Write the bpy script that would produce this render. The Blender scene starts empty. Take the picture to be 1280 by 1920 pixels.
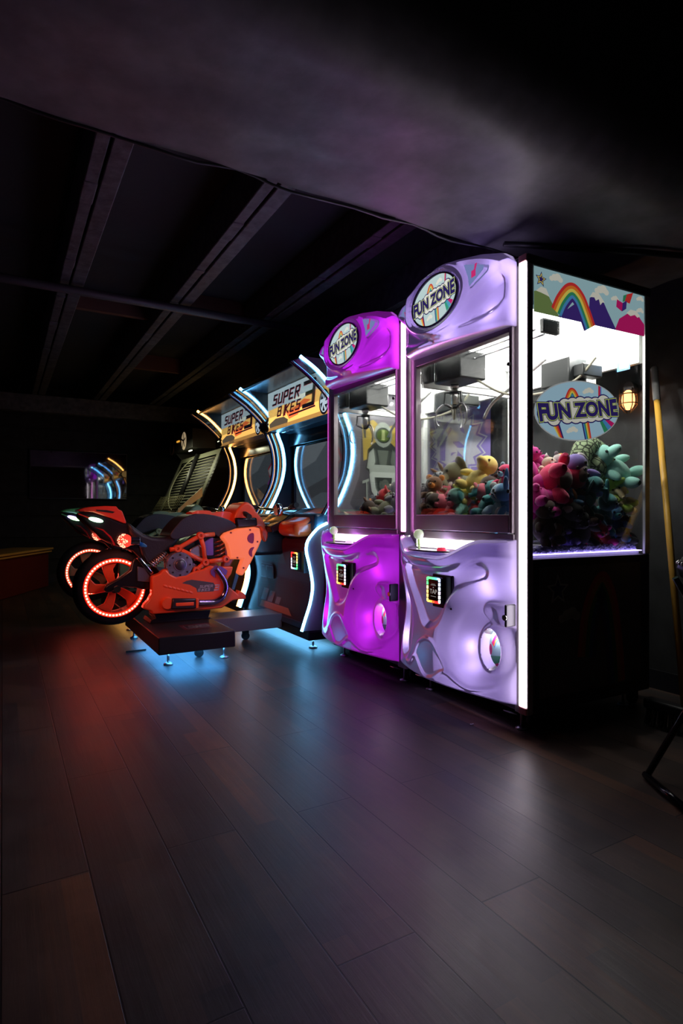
import bpy, bmesh, math, random
import numpy as np
from mathutils import Vector, Matrix, Euler
random.seed(7)
PI = math.pi
scene = bpy.context.scene
COL = scene.collection

# ---------------------------------------------------------------- materials
MATS = {}
def mat(name, col=(.5, .5, .5), rough=.5, metal=0., em=None, es=0., bump=0., bscale=80., bdist=.01, spec=.5, sheen=0., coat=0., vary=0.):
    if name in MATS: return MATS[name]
    m = bpy.data.materials.new(name); m.use_nodes = True
    nt = m.node_tree; b = nt.nodes['Principled BSDF']
    b.inputs['Base Color'].default_value = (*col, 1)
    b.inputs['Roughness'].default_value = rough
    b.inputs['Metallic'].default_value = metal
    b.inputs['Specular IOR Level'].default_value = spec
    b.inputs['Sheen Weight'].default_value = sheen
    b.inputs['Coat Weight'].default_value = coat
    if em: b.inputs['Emission Color'].default_value = (*em, 1); b.inputs['Emission Strength'].default_value = es
    if bump or vary:
        tc = nt.nodes.new('ShaderNodeTexCoord'); n = nt.nodes.new('ShaderNodeTexNoise')
        n.inputs['Scale'].default_value = bscale; n.inputs['Detail'].default_value = 5
        nt.links.new(tc.outputs['Object'], n.inputs['Vector'])
        if bump:
            bp = nt.nodes.new('ShaderNodeBump'); bp.inputs['Strength'].default_value = bump; bp.inputs['Distance'].default_value = bdist
            nt.links.new(n.outputs['Fac'], bp.inputs['Height']); nt.links.new(bp.outputs['Normal'], b.inputs['Normal'])
        if vary:
            r = nt.nodes.new('ShaderNodeValToRGB')
            r.color_ramp.elements[0].position = .3; r.color_ramp.elements[1].position = .7
            r.color_ramp.elements[0].color = (*[c * (1 - vary) for c in col], 1)
            r.color_ramp.elements[1].color = (*[min(1, c * (1 + vary)) for c in col], 1)
            nt.links.new(n.outputs['Fac'], r.inputs['Fac']); nt.links.new(r.outputs['Color'], b.inputs['Base Color'])
    MATS[name] = m
    return m

def emat(name, col, s):
    if name in MATS: return MATS[name]
    m = bpy.data.materials.new(name); m.use_nodes = True; nt = m.node_tree; nt.nodes.clear()
    e = nt.nodes.new('ShaderNodeEmission'); e.inputs[0].default_value = (*col, 1); e.inputs[1].default_value = s
    o = nt.nodes.new('ShaderNodeOutputMaterial'); nt.links.new(e.outputs[0], o.inputs[0]); MATS[name] = m
    return m

def glass(name, tint=(1, 1, 1), refl=.05, gcol=(1, 1, 1), rough=.01, top=.45):
    m = bpy.data.materials.new(name); m.use_nodes = True; nt = m.node_tree; nt.nodes.clear()
    t = nt.nodes.new('ShaderNodeBsdfTransparent'); t.inputs[0].default_value = (*tint, 1)
    g = nt.nodes.new('ShaderNodeBsdfGlossy'); g.inputs['Roughness'].default_value = rough; g.inputs['Color'].default_value = (*gcol, 1)
    lw = nt.nodes.new('ShaderNodeLayerWeight'); lw.inputs['Blend'].default_value = .25
    mr = nt.nodes.new('ShaderNodeMapRange'); mr.inputs['To Min'].default_value = refl; mr.inputs['To Max'].default_value = top
    mx = nt.nodes.new('ShaderNodeMixShader'); o = nt.nodes.new('ShaderNodeOutputMaterial')
    nt.links.new(lw.outputs['Fresnel'], mr.inputs['Value']); nt.links.new(mr.outputs[0], mx.inputs[0])
    nt.links.new(t.outputs[0], mx.inputs[1]); nt.links.new(g.outputs[0], mx.inputs[2]); nt.links.new(mx.outputs[0], o.inputs[0])
    MATS[name] = m
    return m

def shellmat(name, col, tr, em, es):
    """moulded translucent plastic lit from the inside: diffuse + translucent + gloss, with the faint glow of the diffuser"""
    m = bpy.data.materials.new(name); m.use_nodes = True; nt = m.node_tree; nt.nodes.clear()
    N = nt.nodes.new; L = nt.links.new
    d = N('ShaderNodeBsdfDiffuse'); d.inputs[0].default_value = (*col, 1)
    t = N('ShaderNodeBsdfTranslucent'); t.inputs[0].default_value = (*tr, 1)
    g = N('ShaderNodeBsdfGlossy'); g.inputs['Roughness'].default_value = .3
    fr = N('ShaderNodeFresnel'); fr.inputs['IOR'].default_value = 1.25
    m1 = N('ShaderNodeMixShader'); m1.inputs[0].default_value = .5
    m2 = N('ShaderNodeMixShader'); e = N('ShaderNodeEmission'); e.inputs[0].default_value = (*em, 1); e.inputs[1].default_value = es
    a = N('ShaderNodeAddShader'); o = N('ShaderNodeOutputMaterial')
    L(d.outputs[0], m1.inputs[1]); L(t.outputs[0], m1.inputs[2]); L(fr.outputs[0], m2.inputs[0])
    L(m1.outputs[0], m2.inputs[1]); L(g.outputs[0], m2.inputs[2]); L(m2.outputs[0], a.inputs[0]); L(e.outputs[0], a.inputs[1]); L(a.outputs[0], o.inputs[0])
    MATS[name] = m
    return m

# ---------------------------------------------------------------- mesh helpers
class MB:
    def __init__(s): s.bm = bmesh.new()
    def box(s, x0, x1, y0, y1, z0, z1, mi=0):
        v = [s.bm.verts.new((x, y, z)) for x in (x0, x1) for y in (y0, y1) for z in (z0, z1)]
        for f in ((0, 1, 3, 2), (4, 6, 7, 5), (0, 4, 5, 1), (2, 3, 7, 6), (0, 2, 6, 4), (1, 5, 7, 3)):
            s.bm.faces.new([v[i] for i in f]).material_index = mi
        return s
    def obox(s, c, dx, dy, dz, rot=(0, 0, 0), mi=0):
        M = Matrix.Translation(c) @ Euler(rot).to_matrix().to_4x4()
        v = [s.bm.verts.new(M @ Vector((x * dx / 2, y * dy / 2, z * dz / 2))) for x in (-1, 1) for y in (-1, 1) for z in (-1, 1)]
        for f in ((0, 1, 3, 2), (4, 6, 7, 5), (0, 4, 5, 1), (2, 3, 7, 6), (0, 2, 6, 4), (1, 5, 7, 3)):
            s.bm.faces.new([v[i] for i in f]).material_index = mi
        return s
    def tube(s, pts, r, n=10, mi=0, closed=False, cap=True, flat=1.):
        pts = [Vector(p) for p in pts]; N = len(pts); rings = []
        up = None
        for i, p in enumerate(pts):
            a = pts[i - 1] if (i > 0 or closed) else p
            b = pts[(i + 1) % N] if (i < N - 1 or closed) else p
            t = (b - a).normalized()
            if up is None:
                up = Vector((0, 0, 1)) if abs(t.z) < .9 else Vector((1, 0, 0))
            u = (up - t * up.dot(t)).normalized(); up = u; w = t.cross(u)
            rr = r[i] if isinstance(r, (list, tuple)) else r
            rings.append([s.bm.verts.new(p + (u * math.cos(2 * PI * k / n) * flat + w * math.sin(2 * PI * k / n)) * rr) for k in range(n)])
        for i in range(N if closed else N - 1):
            A, B = rings[i], rings[(i + 1) % N]
            for k in range(n):
                f = s.bm.faces.new((A[k], A[(k + 1) % n], B[(k + 1) % n], B[k])); f.material_index = mi; f.smooth = True
        if cap and not closed:
            s.bm.faces.new(rings[0][::-1]).material_index = mi; s.bm.faces.new(rings[-1]).material_index = mi
        return s
    def cyl(s, a, b, r, n=20, mi=0, r2=None):
        a = Vector(a); b = Vector(b)
        return s.tube([a, b], [r, r if r2 is None else r2], n, mi)
    def ball(s, c, rx, ry=None, rz=None, rot=(0, 0, 0), n=16, m=10, mi=0):
        ry = rx if ry is None else ry; rz = rx if rz is None else rz
        M = Matrix.Translation(c) @ Euler(rot).to_matrix().to_4x4() @ Matrix.Diagonal((rx, ry, rz, 1))
        res = bmesh.ops.create_uvsphere(s.bm, u_segments=n, v_segments=m, radius=1, matrix=M)
        for v in res['verts']:
            for f in v.link_faces: f.material_index = mi; f.smooth = True
        return s
    def prism(s, prof, y0, y1, mi=0, axis='y', taper=0.):
        """prof in (a,b): axis y -> (x,z); axis x -> (y,z); axis z -> (x,y)"""
        def P(a, b, c):
            return {'y': (a, c, b), 'x': (c, a, b), 'z': (a, b, c)}[axis]
        A = [s.bm.verts.new(P(a, b, y0)) for a, b in prof]; B = [s.bm.verts.new(P(a, b, y1)) for a, b in prof]
        n = len(prof)
        for f in (A, B[::-1]):
            s.bm.faces.new(f).material_index = mi
        for i in range(n): s.bm.faces.new((A[i], B[i], B[(i + 1) % n], A[(i + 1) % n])).material_index = mi
        return s
    def quad(s, pts, mi=0):
        s.bm.faces.new([s.bm.verts.new(p) for p in pts]).material_index = mi
        return s
    def lathe(s, prof, c=(0, 0, 0), axis='z', n=28, mi=0, closed=False):
        rings = []
        for r, h in prof:
            ring = []
            for k in range(n):
                a = 2 * PI * k / n; p = (r * math.cos(a), r * math.sin(a), h)
                if axis == 'y': p = (p[0], p[2], p[1])
                if axis == 'x': p = (p[2], p[0], p[1])
                ring.append(s.bm.verts.new(Vector(p) + Vector(c)))
            rings.append(ring)
        m = len(rings)
        for i in range(m if closed else m - 1):
            for k in range(n):
                f = s.bm.faces.new((rings[i][k], rings[i][(k + 1) % n], rings[(i + 1) % m][(k + 1) % n], rings[(i + 1) % m][k]))
                f.material_index = mi; f.smooth = True
        if not closed:
            s.bm.faces.new(rings[0]).material_index = mi; s.bm.faces.new(rings[-1]).material_index = mi
        return s
    def build(s, name, mats, parent=None, bevel=0., seg=2, smooth=None, label=None, recalc=True):
        if recalc: bmesh.ops.recalc_face_normals(s.bm, faces=s.bm.faces)
        me = bpy.data.meshes.new(name); s.bm.to_mesh(me); s.bm.free()
        for m in (mats if isinstance(mats, (list, tuple)) else [mats]): me.materials.append(m)
        return link(name, me, parent, bevel, seg, smooth, label)

def link(name, me, parent=None, bevel=0., seg=2, smooth=None, label=None):
    o = bpy.data.objects.new(name, me); COL.objects.link(o); o.parent = parent
    if bevel:
        md = o.modifiers.new('bevel', 'BEVEL'); md.width = bevel; md.segments = seg; md.limit_method = 'ANGLE'; md.angle_limit = math.radians(35)
        smooth = 40 if smooth is None else smooth
    if smooth:
        me.polygons.foreach_set('use_smooth', [True] * len(me.polygons)); me.set_sharp_from_angle(angle=math.radians(smooth))
    if label: o['label'] = label
    return o

def thing(name, label, cat, loc=(0, 0, 0), rz=0., group=None):
    o = bpy.data.objects.new(name, None); COL.objects.link(o); o.empty_display_size = .1
    o.location = loc; o.rotation_euler = (0, 0, rz); o['label'] = label; o['category'] = cat
    if group: o['group'] = group
    return o
def tag(o, label, cat, group=None, kind=None):
    o['label'] = label; o['category'] = cat
    if group: o['group'] = group
    if kind: o['kind'] = kind
    return o
def struct(o): o['kind'] = 'structure'; return o

def lamp(kind, parent, loc, energy, col, size=.05, rot=(0, 0, 0), sx=None, sy=None, name='led_lamp'):
    l = bpy.data.lights.new(name, kind); l.energy = energy; l.color = col
    if kind == 'AREA':
        l.shape = 'RECTANGLE'; l.size = sx; l.size_y = sy
    else: l.shadow_soft_size = size
    o = bpy.data.objects.new(name, l); COL.objects.link(o); o.location = loc; o.rotation_euler = rot; o.parent = parent
    return o

def smooth_path(pts, sub=6, closed=False):
    P = [Vector(p) for p in pts]; n = len(P); out = []
    for i in range(n if closed else n - 1):
        p0 = P[(i - 1) % n] if (closed or i > 0) else P[i]; p1 = P[i]; p2 = P[(i + 1) % n]; p3 = P[(i + 2) % n] if (closed or i + 2 < n) else P[(i + 1) % n]
        for k in range(sub):
            t = k / sub
            out.append(.5 * ((2 * p1) + (p2 - p0) * t + (2 * p0 - 5 * p1 + 4 * p2 - p3) * t * t + (3 * p1 - p0 - 3 * p2 + p3) * t ** 3))
    if not closed: out.append(P[-1])
    return out
def sp2(pts, sub=5, closed=True): return [(v.x, v.y) for v in smooth_path([(a, b, 0) for a, b in pts], sub, closed)]

# ---------------------------------------------------------------- flat artwork: layered coloured shapes printed on one panel
class Art:
    def __init__(s, P, step=.0006): s.P = P; s.bm = bmesh.new(); s.mats = []; s.L = 0; s.step = step
    def mi(s, m):
        if m not in s.mats: s.mats.append(m)
        return s.mats.index(m)
    def up(s): s.L += 1; return s
    def poly(s, pts, m):
        try:
            f = s.bm.faces.new([s.bm.verts.new(s.P(a, b, s.L * s.step)) for a, b in pts]); f.material_index = s.mi(m)
        except ValueError: pass
        return s
    def ell(s, cx, cy, a, b, m, rot=0, n=40):
        return s.poly([(cx + a * math.cos(t) * math.cos(rot) - b * math.sin(t) * math.sin(rot), cy + a * math.cos(t) * math.sin(rot) + b * math.sin(t) * math.cos(rot)) for t in (2 * PI * i / n for i in range(n))], m)
    def rect(s, x0, x1, y0, y1, m): return s.poly([(x0, y0), (x1, y0), (x1, y1), (x0, y1)], m)
    def stroke(s, pts, w, m):
        for (a, b), (c, d) in zip(pts, pts[1:]):
            L = math.hypot(c - a, d - b) or 1e-6; nx, ny = -(d - b) / L * w / 2, (c - a) / L * w / 2; ex, ey = (c - a) / L * w * .35, (d - b) / L * w * .35
            s.poly([(a - ex + nx, b - ey + ny), (a - ex - nx, b - ey - ny), (c + ex - nx, d + ey - ny), (c + ex + nx, d + ey + ny)], m)
        return s
    def band(s, pts, w0, w1, m):
        """band between offsets w0..w1 along a path"""
        A = []; B = []
        for i, (x, y) in enumerate(pts):
            x0, y0 = pts[max(0, i - 1)]; x1, y1 = pts[min(len(pts) - 1, i + 1)]
            L = math.hypot(x1 - x0, y1 - y0) or 1e-6; nx, ny = -(y1 - y0) / L, (x1 - x0) / L
            A.append((x + nx * w0, y + ny * w0)); B.append((x + nx * w1, y + ny * w1))
        for i in range(len(pts) - 1): s.poly([A[i], A[i + 1], B[i + 1], B[i]], m)
        return s
    def cloud(s, x, y, k, m):
        for dx, dy, r in ((-.9, -.1, .45), (-.3, .15, .6), (.35, .3, .65), (.9, 0, .5)): s.ell(x + dx * k, y + dy * k, r * k, r * k * .8, m, n=14)
        return s
    def mesh(s, V, F, m, dz=0):
        vs = [s.bm.verts.new(s.P(a, b, (s.L + dz) * s.step)) for a, b in V]
        for f in F:
            try: s.bm.faces.new([vs[i] for i in f]).material_index = s.mi(m)
            except ValueError: pass
    def build(s, name, parent, label=None):
        return_me = bpy.data.meshes.new(name); s.bm.normal_update(); bmesh.ops.triangulate(s.bm, faces=s.bm.faces); s.bm.to_mesh(return_me); s.bm.free()
        for m in s.mats: return_me.materials.append(m)
        return link(name, return_me, parent, label=label)

_tc = {}
def text_mesh(txt, off=0., shear=0.):
    k = (txt, off, shear)
    if k not in _tc:
        cu = bpy.data.curves.new('lettering', 'FONT'); cu.body = txt; cu.offset = off; cu.shear = shear; cu.align_x = 'CENTER'; cu.align_y = 'CENTER'; cu.resolution_u = 4
        ob = bpy.data.objects.new('lettering', cu); COL.objects.link(ob)
        dg = bpy.context.evaluated_depsgraph_get(); me = bpy.data.meshes.new_from_object(ob.evaluated_get(dg))
        _tc[k] = ([(v.co.x, v.co.y) for v in me.vertices], [tuple(p.vertices) for p in me.polygons])
        bpy.data.objects.remove(ob); bpy.data.curves.remove(cu); bpy.data.meshes.remove(me)
    return _tc[k]
def put_text(art, txt, cx, cy, size, m, off=0., shear=0., sx=1., rot=0., warp=None):
    V, F = text_mesh(txt, off, shear); out = []
    for a, b in V:
        a *= size * sx; b *= size
        if warp: a, b = warp(a, b)
        out.append((cx + a * math.cos(rot) - b * math.sin(rot), cy + a * math.sin(rot) + b * math.cos(rot)))
    art.mesh(out, F, m)

GL = {  # angular block letters on a 4 x 6 grid
 'S': [[(4, 6), (0.6, 6), (0.6, 3.2), (4, 3.2), (4, 0), (0, 0)]], 'U': [[(.3, 6), (.3, 0), (4, 0), (4, 6)]], 'P': [[(.3, -.8), (.3, 6), (4, 6), (4, 2.6), (.3, 2.6)]],
 'E': [[(4, 6), (.3, 6), (.3, 0), (4, 0)], [(.3, 3), (3.4, 3)]], 'R': [[(.3, -.8), (.3, 6), (4, 6), (4, 2.8), (.3, 2.8)], [(2, 2.8), (4.2, -.4)]],
 'B': [[(.3, 0), (.3, 6), (3.8, 6), (3.8, 3.2), (.3, 3.2)], [(3.8, 3.2), (4.2, 0), (.3, 0)]], 'I': [[(2, 6), (2, -1.2)]], 'K': [[(.3, 6), (.3, -1)], [(4, 6), (.6, 3), (4, 0)]],
 '3': [[(-1.2, 6), (4, 6), (4, 0), (-1, 0)], [(.2, 3.1), (4, 3.1)]], '-': [[(0, 3), (4, 3)]], ' ': []}
def block(art, txt, x, y, h, m, w=1.2, shear=.2, adv=5.6, k=1.):
    s = h / 6
    for ch in txt:
        for pl in GL[ch]: art.stroke([(x + (a * k + b * shear) * s, y + b * s) for a, b in pl], w * s, m)
        x += (3.2 if ch == 'I' else adv) * k * s
    return x

# ================================================================= materials used
black = mat('black_paint', (.012, .012, .014), .42)
black_gl = mat('black_gloss', (.01, .01, .013), .15)
rubber = mat('rubber', (.012, .012, .012), .75, bump=.3, bscale=60)
chrome = mat('chrome', (.75, .75, .8), .12, 1.)
steel = mat('steel', (.5, .5, .52), .35, 1.)
dkmetal = mat('dark_metal', (.09, .09, .1), .4, .8)
white_pl = mat('white_enamel', (.75, .77, .75), .35, bump=.02)
frame_gr = mat('machine_frame_grey', (.40, .35, .38), .35, .2)
motor_gr = mat('motor_housing', (.02, .023, .024), .4)
pane = glass('clear_pane', (.985, .992, .988), .018)
pane_side = glass('side_pane', (.99, .995, .99), .004, top=.18)
pane_dk = glass('smoked_acrylic', (.6, .66, .7), .08)
acryl = glass('clear_acrylic', (.9, .95, 1), .10)
A_sky = mat('print_sky', (.42, .66, .72), .4)
A_sky2 = mat('print_sky_light', (.45, .68, .82), .4)
A_white = mat('print_white', (.85, .84, .78), .4)
A_navy = mat('print_navy', (.035, .022, .16), .4)
A_lime = mat('print_lime', (.55, .66, .12), .4)
A_red = mat('print_red', (.72, .04, .04), .4)
A_or = mat('print_orange', (.85, .22, .03), .4)
A_yel = mat('print_yellow', (.88, .72, .12), .4)
A_grn = mat('print_green', (.04, .3, .14), .4)
A_blu = mat('print_blue', (.08, .3, .62), .4)
A_mag = mat('print_magenta', (.6, .015, .16), .4)
A_pur = mat('print_purple', (.06, .03, .22), .4)
A_hill = mat('print_olive', (.19, .28, .09), .4)
A_blk = mat('print_black', (.008, .008, .01), .4)
A_grey = mat('print_grey', (.22, .23, .24), .4)
A_lgrey = mat('print_light_grey', (.5, .52, .52), .4)

# backlit print (marquee film with a lamp behind it)
def lit(name, col, s=1.): return emat('backlit_' + name, col, s)

# ================================================================= room
def floor_mat():
    m = bpy.data.materials.new('wood_planks'); m.use_nodes = True; nt = m.node_tree; N = nt.nodes.new; L = nt.links.new
    b = nt.nodes['Principled BSDF']; g = N('ShaderNodeNewGeometry'); sp = N('ShaderNodeSeparateXYZ'); L(g.outputs['Position'], sp.inputs[0])
    ad = N('ShaderNodeMath'); ad.operation = 'ADD'; ad.inputs[1].default_value = 20 * .1975 - .787 + 0.0; L(sp.outputs['X'], ad.inputs[0])
    ay = N('ShaderNodeMath'); ay.operation = 'ADD'; ay.inputs[1].default_value = 24 - 1.04; L(sp.outputs['Y'], ay.inputs[0])
    cb = N('ShaderNodeCombineXYZ'); L(ay.outputs[0], cb.inputs[0]); L(ad.outputs[0], cb.inputs[1])
    br = N('ShaderNodeTexBrick'); br.inputs['Scale'].default_value = 1; br.inputs['Brick Width'].default_value = 1.2; br.inputs['Row Height'].default_value = .1975
    br.inputs['Mortar Size'].default_value = .0022; br.inputs['Mortar Smooth'].default_value = .3; br.inputs['Color1'].default_value = (.0, .0, .0, 1); br.inputs['Color2'].default_value = (1, 1, 1, 1); br.inputs['Mortar'].default_value = (.5, .5, .5, 1)
    br.offset = .5; L(cb.outputs[0], br.inputs['Vector'])
    b2 = N('ShaderNodeTexBrick'); b2.inputs['Scale'].default_value = 1; b2.inputs['Brick Width'].default_value = .83; b2.inputs['Row Height'].default_value = .0658; b2.inputs['Mortar Size'].default_value = 0
    b2.inputs['Color1'].default_value = (0, 0, 0, 1); b2.inputs['Color2'].default_value = (1, 1, 1, 1); b2.offset = .37; L(cb.outputs[0], b2.inputs['Vector'])
    mp = N('ShaderNodeMapping'); mp.inputs['Scale'].default_value = (1.6, 28, 1); L(cb.outputs[0], mp.inputs['Vector'])
    n1 = N('ShaderNodeTexNoise'); n1.inputs['Scale'].default_value = 1.5; n1.inputs['Detail'].default_value = 8; n1.inputs['Roughness'].default_value = .65; L(mp.outputs[0], n1.inputs['Vector'])
    n2 = N('ShaderNodeTexNoise'); n2.inputs['Scale'].default_value = 5; n2.inputs['Detail'].default_value = 6; n2.inputs['Roughness'].default_value = .7; L(cb.outputs[0], n2.inputs['Vector'])
    r = N('ShaderNodeValToRGB'); e = r.color_ramp.elements
    e[0].position = .0; e[0].color = (.034, .03, .029, 1); e[1].position = 1.; e[1].color = (.22, .10, .055, 1)
    x = e.new(.4); x.color = (.066, .056, .054, 1); x = e.new(.75); x.color = (.115, .074, .058, 1)
    s1 = N('ShaderNodeMath'); s1.operation = 'MULTIPLY'; s1.inputs[1].default_value = .38; L(br.outputs['Color'], s1.inputs[0])
    s2 = N('ShaderNodeMath'); s2.operation = 'MULTIPLY_ADD'; s2.inputs[1].default_value = .38; L(b2.outputs['Color'], s2.inputs[0]); L(s1.outputs[0], s2.inputs[2])
    s3 = N('ShaderNodeMath'); s3.operation = 'MULTIPLY_ADD'; s3.inputs[1].default_value = .4; L(n1.outputs['Fac'], s3.inputs[0]); L(s2.outputs[0], s3.inputs[2])
    L(s3.outputs[0], r.inputs['Fac'])
    mx = N('ShaderNodeMix'); mx.data_type = 'RGBA'; mx.blend_type = 'MULTIPLY'; mx.inputs[0].default_value = .75; L(r.outputs['Color'], mx.inputs[6])
    r2 = N('ShaderNodeValToRGB'); r2.color_ramp.elements[0].position = .3; r2.color_ramp.elements[0].color = (.45, .45, .45, 1); r2.color_ramp.elements[1].position = .7; L(n2.outputs['Fac'], r2.inputs['Fac']); L(r2.outputs['Color'], mx.inputs[7])
    mg = N('ShaderNodeMix'); mg.data_type = 'RGBA'; mg.inputs[7].default_value = (.008, .007, .007, 1); L(br.outputs['Fac'], mg.inputs[0]); L(mx.outputs[2], mg.inputs[6])
    L(mg.outputs[2], b.inputs['Base Color'])
    rr = N('ShaderNodeMapRange'); rr.inputs['To Min'].default_value = .30; rr.inputs['To Max'].default_value = .52; L(n2.outputs['Fac'], rr.inputs['Value']); L(rr.outputs[0], b.inputs['Roughness'])
    hs = N('ShaderNodeMath'); hs.operation = 'SUBTRACT'; hs.inputs[1].default_value = 0; L(n1.outputs['Fac'], hs.inputs[0])
    h2 = N('ShaderNodeMath'); h2.operation = 'MULTIPLY_ADD'; h2.inputs[1].default_value = -2.5; L(br.outputs['Fac'], h2.inputs[0]); L(hs.outputs[0], h2.inputs[2])
    bp = N('ShaderNodeBump'); bp.inputs['Strength'].default_value = .35; bp.inputs['Distance'].default_value = .002; L(h2.outputs[0], bp.inputs['Height']); L(bp.outputs['Normal'], b.inputs['Normal'])
    b.inputs['Specular IOR Level'].default_value = .5
    return m

FX0, FX1, FY0, FY1, CZ = -2.6, 3.0, -1.6, 9.0, 2.66
wallm = mat('dark_wall', (.035, .034, .037), .8, bump=.4, bscale=14, vary=.4)
brick_m = mat('dark_boarded_wall', (.016, .0165, .018), .7, bump=.3, bscale=9, vary=.5)
struct(MB().box(FX0, FX1, FY0, FY1, -.1, 0).build('floor', floor_mat()))
struct(MB().box(FX0, FX1, FY0, FY1, CZ, CZ + .1).build('ceiling', mat('dark_ceiling', (.03, .032, .036), .85, bump=.3, bscale=12)))
w = MB().box(FX1, FX1 + .12, FY0, FY1, 0, CZ)
struct(w.build('wall_right', brick_m))
w = MB().box(FX0 - .12, FX1 + .12, FY1, FY1 + .12, 0, CZ)
for i in range(9): w.box(FX0, FX1, FY1 - .014, FY1, .3 * i + .01, .3 * i + .29)
struct(w.build('wall_far', brick_m, bevel=.006))
struct(MB().box(FX0 - .12, FX0, FY0, FY1, 0, CZ).build('wall_left', wallm))
struct(MB().box(FX0 - .12, FX1 + .12, FY0 - .12, FY0, 0, CZ).build('wall_near', wallm))
struct(MB().box(FX0, FX1 - .012, FY1 - .035, FY1 - .0141, 0, .1).build('baseboard_far', black))
struct(MB().box(FX1 - .012, FX1, FY0, FY1, 0, .1).build('baseboard_right', black))

# wide wrapped beam over the camera: flat underside, rounded near edge, slightly sagging skin
def soffit():
    m = MB(); bm = m.bm; nx, nt = 90, 30; YB, YN, ZB, R = 1.966, 1.36, 2.13, .2
    rows = []
    for i in range(nx + 1):
        X = FX0 + (FX1 - FX0) * i / nx; row = []
        for j in range(nt + 1):
            t = j / nt
            if t < .7:
                y = YB + (YN + .04 - YB) * t / .7; z = ZB + .003 * math.sin(X * 9 + y * 14) + .0015 * math.sin(X * 23 - y * 9) + .002 * math.sin(y * 31 + X * 3)
                z -= .012 * math.exp(-((X - .95) / .05) ** 2 - ((y - 1.72) / .02) ** 2)
            else:
                a = (t - .7) / .3 * PI / 2; y = YN + .04 - R * math.sin(a); z = ZB + R * (1 - math.cos(a))
            row.append(bm.verts.new((X, y, z)))
        row.append(bm.verts.new((X, YN + .04 - R, CZ))); row.append(bm.verts.new((X, YB, CZ)))
        rows.append(row)
    n = len(rows[0])
    for i in range(nx):
        for j in range(n): bm.faces.new((rows[i][j], rows[i][(j + 1) % n], rows[i + 1][(j + 1) % n], rows[i + 1][j]))
    bm.faces.new(rows[0]); bm.faces.new(rows[-1][::-1])
    return m.build('trim_1', mat('beam_wrap', (.17, .167, .18), .5, bump=.2, bscale=12, vary=.2), smooth=50)
struct(soffit())
# seam batten running down the wrapped beam
sm_ = MB().tube([(1.93, 1.9, 2.128), (2.15, 1.78, 2.112), (2.5, 1.62, 2.108), (2.99, 1.45, 2.112)], .014, 8)
tag(sm_.build('cable_conduit', black), 'black cable duct taped under the wrapped ceiling beam above the lilac machine', 'cable duct')
# lighting wire stapled along the far lower edge of the beam
pts = [(FX0 + .02 + i * .07, 1.974 + .004 * math.sin(i * 1.7), 2.125 + .012 * math.sin(i * .9) * math.sin(i * .23)) for i in range(79)]
tag(MB().tube(pts, .006, 6).build('string_cable', dkmetal), 'thin black cable stapled along the far lower edge of the wrapped beam', 'cable')
tag(MB().tube([(FX0, .98, CZ - .03), (FX1, .98, CZ - .03)], .012, 8).build('ceiling_conduit', mat('brass_conduit', (.3, .24, .14), .5, .5)), 'thin conduit crossing the dark ceiling at the top right', 'conduit')

jm = mat('painted_timber', (.085, .082, .09), .6, bump=.5, bscale=18, vary=.45)
for k, (xc, ext) in enumerate(((-.33, 'far left one, half lost in the dark'), (.385, 'left one of the three visible'), (1.09, 'middle one of the three visible'), (1.79, 'right one of the three visible'), (2.5, 'hidden one above the claw machines'))):
    z0 = 2.42
    t = MB()
    t.box(xc - .07, xc - .012, 1.97, FY1 - .01, z0, CZ); t.box(xc - .004, xc + .075, 1.97, FY1 - .01, z0 - .008, CZ)
    for q in range(7):
        yy = 2.6 + q * .9 + .3 * math.sin(k + q); t.box(xc - .073, xc - .01, yy, yy + .12 + .1 * math.sin(q * 2 + k), z0 - .005, z0 + .02)
    o = t.build('ceiling_joist', jm, bevel=.006)
    tag(o, 'dark doubled ceiling joist, ' + ext, 'ceiling beam', 'dark ceiling joists')
for k, (xx, yy, zz) in enumerate(((.74, 4.9, 2.44), (1.44, 4.6, 2.44), (1.44, 6.6, 2.44))):
    t = MB().box(xx - .28, xx + .28, yy - .025, yy + .025, zz + .06, CZ - .001)
    tag(t.build('ceiling_noggin', mat('bare_timber', (.14, .06, .04), .7, bump=.3, bscale=20)), ['bare timber block between the left and middle joists', 'nearer bare timber block between the middle and right joists', 'farther bare timber block between the middle and right joists'][k], 'timber block')
tag(MB().tube([(FX0, 4.15, 2.372), (FX1 - .005, 4.15, 2.372)], .028, 14).build('ceiling_pipe', mat('dark_pipe', (.07, .065, .07), .5, .3)), 'dark pipe crossing under the ceiling joists', 'pipe')
tag(MB().box(FX0, FX1, 8.2, 8.34, 2.2, 2.415).build('cross_beam', jm, bevel=.01), 'dark cross beam under the ceiling near the far wall', 'ceiling beam')

# far wall television (switched off, mirror-like)
tv = thing('television', 'black flat television on the dark far wall reflecting the arcade lights', 'television', (.94, FY1 - .014, 1.47))
MB().box(-.63, .63, -.05, 0, -.335, .335).build('tv_frame', black, tv, bevel=.006)
MB().box(-.615, .615, -.0535, -.0501, -.32, .32).build('screen', mat('tv_glass', (.02, .004, .006), .03, spec=2.0, coat=1.), tv)
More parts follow.
